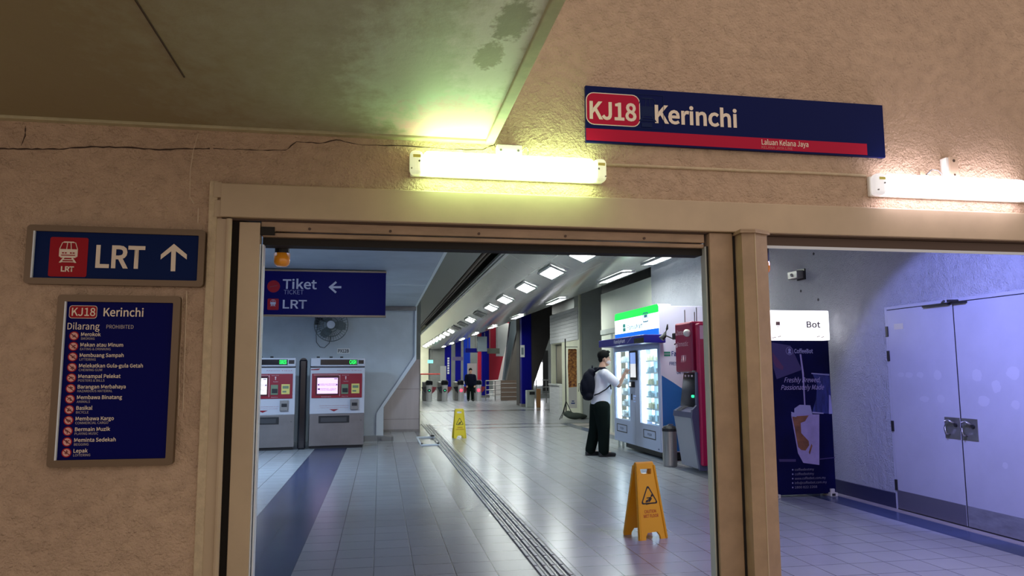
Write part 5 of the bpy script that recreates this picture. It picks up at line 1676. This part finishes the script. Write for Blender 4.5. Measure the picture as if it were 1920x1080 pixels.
n = 0
for y, lit in ((11.79, 1), (14.21, 1), (16.87, 1), (19.85, 1), (22.41, 1), (25.1, 0), (27.86, 1), (30.5, 0), (33.1, 0), (35.7, 1), (38.3, 1), (40.9, 1), (43.5, 1), (46.1, 1), (48.8, 1), (51.5, 1), (54.2, 1), (57.0, 1)):
    lab = f'{ORD[n]} ceiling panel from the gate in the main row, {"lit bright white" if lit else "switched off and dark"}'
    ceiling_light(3.32, y, .27, 1.0, lit, lab, 'lit panels of the main ceiling row' if lit else 'dark panels of the main ceiling row'); n += 1
n = 0
for y in (11.0, 13.6, 18.5, 24.0, 29.5, 35.0, 41.0, 47.0, 53.0):
    ceiling_light(4.42, y, .17, 1.5, True, f'{ORD[n]} strip light from the gate along the right side of the curved ceiling', 'strip lights on the right of the vault'); n += 1

# ================================================================ FAR HALL, RIGHT SIDE
# stall behind: plank wall, curtain, counter, flag
boxes('wall_stall', [(6.10, 6.25, 22.5, 26.4, 2.42, 3.48), (6.10, 6.25, 22.5, 24.75, 0, 2.42), (6.10, 6.25, 26.25, 26.4, 0, 2.42)], [M['cream_wall']], kind='structure')
bm = bmesh.new()
for k in range(9): add_box(bm, 6.07, 6.10, 22.5, 26.4, 2.44 + k * .115, 2.44 + k * .115 + .107)
tag(obj('plank_panel', bm, M['planks']), 'white horizontal plank panel above the curtained stall', 'panel')
bm = bmesh.new()
for k in range(12):
    y_ = 24.8 + k * .125
    add_tube(bm, [(6.30 + .03 * (k % 2), y_, 1.03), (6.30 + .03 * (k % 2), y_, 2.40)], .07, 8)
tag(obj('curtain', bm, M['curtain'], smooth=True), 'beige pleated curtain hanging in the stall opening', 'curtain')
ct = thing('stall_counter', 'white slatted counter below the beige curtain', 'counter', (6.05, 25.5, 0))
box('front', (-.05, .10, -.735, .735, 0, .98), M['planks'], ct)
box('counter_top', (-.10, .14, -.74, .74, .98, 1.02), M['far_white'], ct)
fl = thing('flag_stand', 'tall narrow food flag on a weighted black tripod stand', 'flag', (5.70, 22.3, 0))
bm = bmesh.new(); add_cyl(bm, (-.09, 0, .25), (-.09, 0, 2.45), .018, n=10); add_tube(bm, [(-.09, 0, 2.2), (.30, 0, 2.2)], .010, 6); obj('pole', bm, M['black'], fl)
bm = bmesh.new()
for a in (R(100), R(220), R(340)): add_tube(bm, [(-.09, 0, .55), (-.09 + .16 * math.cos(a), .16 * math.sin(a), .22), (-.09 + .34 * math.cos(a), .34 * math.sin(a), .012)], .013, 6)
obj('tripod', bm, M['black'], fl)
prism('flag_print', [(.0, .96), (.26, .98), (.27, 2.12), (.24, 2.14), (.0, 2.14), (-.02, 1.6)], -.010, .002, M['flag_food'], fl)
prism('flag_lower', [(.0, .33), (.25, .33), (.26, .98), (.0, .96)], -.008, .002, M['flag_white'], fl)
flats('flag_mark', [rect(.07, .19, .46, .50), rect(.09, .17, .53, .56)], M['navy_text'], fl, -.009)


def bagb(bm):
    ell(bm, (.18, -.05, .10), .20, (1.5, .9, .5)); ell(bm, (-.02, .02, .16), .14, (1.1, 1, .7)); ell(bm, (.40, .0, .08), .13, (1.4, .9, .55))


sbag = fused('sandbag', bagb, M['sandbag'], fl, .03, 3)

# blue columns along the right
cols = [(5.80, 30.5, .42, 'far_blue', 'nearest broad dark blue column past the food stall'), (PY(904, 700, 42.0)[0], 42.0, .40, 'far_blue', 'second dark blue column, left of the red mural'),
        (PY(869.5, 700, 51.5)[0], 51.5, .45, 'far_blue2', 'third, brighter blue column behind the hanging monitor'), (PY(854, 700, 55.0)[0], 55.0, .40, 'far_blue', 'fourth narrow blue column near the far end'), (PY(834, 700, 58.5)[0], 58.5, .50, 'far_blue', 'most distant blue column bearing white vertical lettering')]
for x, y, wd, mt, lab in cols:
    z, _ = (vz(min(5.79, x + wd)))
    t = thing('blue_column', lab, 'column', (x + wd / 2, y + .2, 0), 0, 'blue columns along the right side')
    box('shaft', (-wd / 2, wd / 2, -.2, .2, 0, z + .4), M[mt], t, bev=.02)
    box('base_ring', (-wd / 2 - .03, wd / 2 + .03, -.23, .23, 0, .12), M['steel_dark'], t)
    if 'lettering' in lab:
        bm = bmesh.new()
        for k in range(7): flat(bm, rect(-.05, .10, 1.3 + k * .19, 1.44 + k * .19), -.201)
        obj('white_lettering', bm, M['far_white'], t)
    if 'nearest' in lab:
        box('notice', (-wd / 2 - .06, -wd / 2 + .12, -.215, -.2, 2.05, 2.55), M['far_white'], t)
        box('notice_print', (-wd / 2 - .02, -wd / 2 + .08, -.218, -.215, 2.15, 2.45), M['slate'], t)
# leaning piers
prism('wall_pier', [(5.9, 0), (6.40, 0), (6.52, .85), (7.36, 3.2), (7.38, 4.6), (5.9, 4.6)], 31.6, 32.3, M['dark_leaning'], kind='structure')
prism('wall_pier_dark', [PY(*q, 38.0) for q in ((979, 570), (976, 600), (950, 715), (979, 715))], 38.0, 38.5, M['dark_leaning'], kind='structure')
prism('wall_pier_slate', [PY(*q, 39.4) for q in ((959, 590), (982, 590), (955, 714), (952, 748), (941, 748), (944, 714))], 39.4, 39.9, M['slate'], kind='structure')
prism('wall_mural_back', [PY(*q, 44.0) for q in ((925, 745), (965, 745), (975, 600), (925, 600))], 44.0, 44.1, M['far_white'], kind='structure')
prism('wall_mural', [PY(*q, 42.6) for q in ((896, 715), (934, 712), (960, 596), (896, 592))], 42.6, 42.8, M['far_red'], kind='structure')
flats('mural_white', [[PY(*q, 42.59) for q in ((930, 668), (945, 668), (958, 606), (930, 606))]], M['far_white'], bpy.data.objects['wall_mural'], 42.59)
bp2 = tag(box('brown_barrier', (5.98, 6.86, 37.0, 37.2, .02, 1.02), M['far_brown']), 'low brown slatted barrier panel behind the nearest blue column', 'barrier')
bm = bmesh.new()
for k in range(4): add_box(bm, 5.98, 6.86, 36.985, 37.0, .2 + k * .22, .215 + k * .22)
obj('slat_line', bm, M['planks'], bp2)


def railing(label, p0, p1, h, nbar, nrail):
    t = thing('railing', label, 'railing', (*p0, 0))
    d = Vector((p1[0] - p0[0], p1[1] - p0[1], 0))
    for k in range(nbar):
        q = d * k / (nbar - 1)
        bm = bmesh.new(); add_cyl(bm, (q.x, q.y, 0), (q.x, q.y, h), .025, n=8); obj('post', bm, M['steel'], t)
    for k in range(nrail):
        z_ = h - k * h / (nrail + .3)
        bm = bmesh.new(); add_tube(bm, [(0, 0, z_), (d.x, d.y, z_)], .022, 8); obj('rail', bm, M['steel'], t)
    return t


railing('steel railing between the ticket gates and the brown barrier', (5.25, 37.4), (6.30, 37.9), 1.0, 3, 4)
railing('steel railing by the bright daylight opening', (7.15, 34.0), (8.15, 34.3), 1.05, 3, 3)
lb2 = thing('recycling_bin', 'grey bin with a black mouth at the foot of the nearest blue column', 'bin', (6.02, 29.9, 0))
box('body', (-.16, .16, -.14, .16, 0, .70), M['grey_col'], lb2, bev=.02); box('mouth', (-.05, .17, -.16, -.13, .52, .64), M['black'], lb2)
tag(box('orange_board', (6.26, 6.42, 29.7, 29.78, 0, .76), M['orange_box'], bev=.005), 'narrow orange board standing right of the grey bin', 'board')

# daylight opening beyond the leaning pier
x0_, z0_ = PY(1003, 726, 40); x1_, z1_ = PY(1017, 684, 40)
wn = prism('window_1', [(x0_, .72), (x1_, .72), (x1_, 1.95), (x1_ - .08, 1.95), (x0_, 1.2)], 40, 40.08, M['daylight'], kind='structure')
boxes('wall_exit', [(7.8, 9.5, 40.1, 40.3, 0, 4.6)], M['grey_wall'], kind='structure')
boxes('trim_15', [(x1_, x1_ + .30, 39.9, 40.0, .4, 2.6)], M['void'], kind='structure')

# ticket gates
def ticket_gate(x, label, mark, grp):
    t = thing('ticket_gate', label, 'ticket gate', (x, 37.6, 0), 0, grp)
    bm = bmesh.new(); add_tube(bm, [(0, 0, 0), (0, 0, .80)], .15, 16); obj('post', bm, M['gate_silver'], t)
    box('cabinet', (-.27, -.10, .45, 1.5, 0, .95), M['steel_dark'], t, bev=.03)
    bm = bmesh.new(); add_tube(bm, [(0, 0, .80), (0, 0, .84), (0, 0, .98), (0, 0, 1.02)], .17, 16, True, [.16, .18, .18, .12]); hd_ = obj('head', bm, M['black_gloss'], t)
    bm = bmesh.new(); add_tube(bm, [(0, 0, 1.02), (0, 0, 1.045)], .14, 14); obj('reader', bm, M['steel'], hd_)
    bm = bmesh.new(); add_cyl(bm, (0, -.158, .53), (0, -.145, .53), .085, n=14); ind = obj('indicator', bm, M['black'] if mark == 'go' else M['led_red'], t)
    bm = bmesh.new()
    if mark == 'go': [flat(bm, q, -.16) for q in ([(-.04, .51), (.04, .51), (0, .57)],)]
    else: [flat(bm, q, -.16) for q in (stroke((-.05, .49), (.05, .57), .025), stroke((-.05, .57), (.05, .49), .025))]
    obj('indicator_mark', bm, M['green_led'] if mark == 'go' else M['far_white'], ind)
    for s in (-1, 1):
        bm = bmesh.new(); add_prism(bm, [(s * .12, .72), (s * .385, .70), (s * .28, .50), (s * .12, .34)], .0, .03)
        obj('flap', bm, M['gate_red'] if s > 0 else M['black_gloss'], t)
    return t


for x, lab, mk in ((2.42, 'leftmost ticket gate post with a green lit mark beside the steel cabinet', 'go'), (3.20, 'ticket gate post with a green lit mark, second from the steel cabinet', 'go'),
                   (4.02, 'ticket gate post with a red mark, left of the distant man', 'stop'), (4.90, 'ticket gate post with a red mark, right of the distant man', 'stop')):
    ticket_gate(x, lab, mk, 'ticket gates across the hall')

# hanging things far away
def hang(name, label, cat, px0, px1, py0, py1, Y, m, dep=.12):
    x0, z1 = PY(px0, py0, Y); x1, z0 = PY(px1, py1, Y)
    t = thing(name, label, cat, ((x0 + x1) / 2, Y, z0))
    w_ = x1 - x0
    box('case', (-w_ / 2, w_ / 2, 0, dep, 0, z1 - z0), m, t, bev=.01)
    zt = 3.3 if (x0 + x1) / 2 > 3.0 else 3.7
    bm = bmesh.new()
    for s in (-.3, .3): add_cyl(bm, (s * w_, dep / 2, z1 - z0), (s * w_, dep / 2, vz((x0 + x1) / 2)[0] - z0 if 2.56 < (x0 + x1) / 2 < 5.79 else 3.9 - z0), .015, n=6)
    obj('hanger', bm, M['steel_dark'], t)
    return t


hang('hanging_monitor', 'grey hanging monitor case in front of the second blue column', 'monitor', 895, 913, 631, 659, 37.0, M['slate'], .3)
hang('hanging_sign', 'long blue hanging direction sign left of the monitor', 'sign', 873, 896, 653, 661, 38.0, M['far_blue'])
hang('hanging_sign', 'dark olive hanging sign right of the monitor', 'sign', 914, 937, 653, 663, 37.5, mat('olive_sign', (.07, .075, .06), .5))
tq = hang('hanging_sign', 'small pale purple hanging sign above the ticket gates', 'sign', 848, 869, 669, 676, 45.0, mat('purple_sign', (.16, .14, .30), .5))
tq = hang('exit_sign', 'small glowing green exit sign near the far cream wall', 'sign', 802, 812, 675, 681, 56.0, M['exit_sign'])
tb = thing('notice_board', 'pale notice board behind the second ticket gate', 'notice board', (PY(831, 700, 50)[0], 50.0, 0))
box('panel', (-.20, .20, 0, .05, .85, 1.85), M['notice'], tb); bm = bmesh.new(); add_cyl(bm, (-.2, .02, 0), (-.2, .02, .95), .02, n=8); add_cyl(bm, (.2, .02, 0), (.2, .02, .95), .02, n=8); obj('leg', bm, M['steel'], tb)
tb = thing('notice_board', 'pale notice board behind the distant man', 'notice board', (PY(885, 700, 44)[0], 44.0, 0))
box('panel', (-.28, .28, 0, .05, .9, 1.95), M['notice'], tb); bm = bmesh.new(); add_cyl(bm, (-.3, .02, 0), (-.3, .02, .95), .02, n=8); add_cyl(bm, (.3, .02, 0), (.3, .02, .95), .02, n=8); obj('leg', bm, M['steel'], tb)
bm = bmesh.new(); add_tube(bm, [(1.1, 55, 1.30), (4.6, 55, 1.30)], .05, 8)
rb_ = tag(obj('red_rail', bm, M['red_line']), 'thin red rail across the far cream wall', 'rail')
bm = bmesh.new()
for x in (1.2, 2.9, 4.5): add_cyl(bm, (x, 55, 0), (x, 55, 1.3), .03, n=8)
obj('post', bm, M['steel'], rb_)
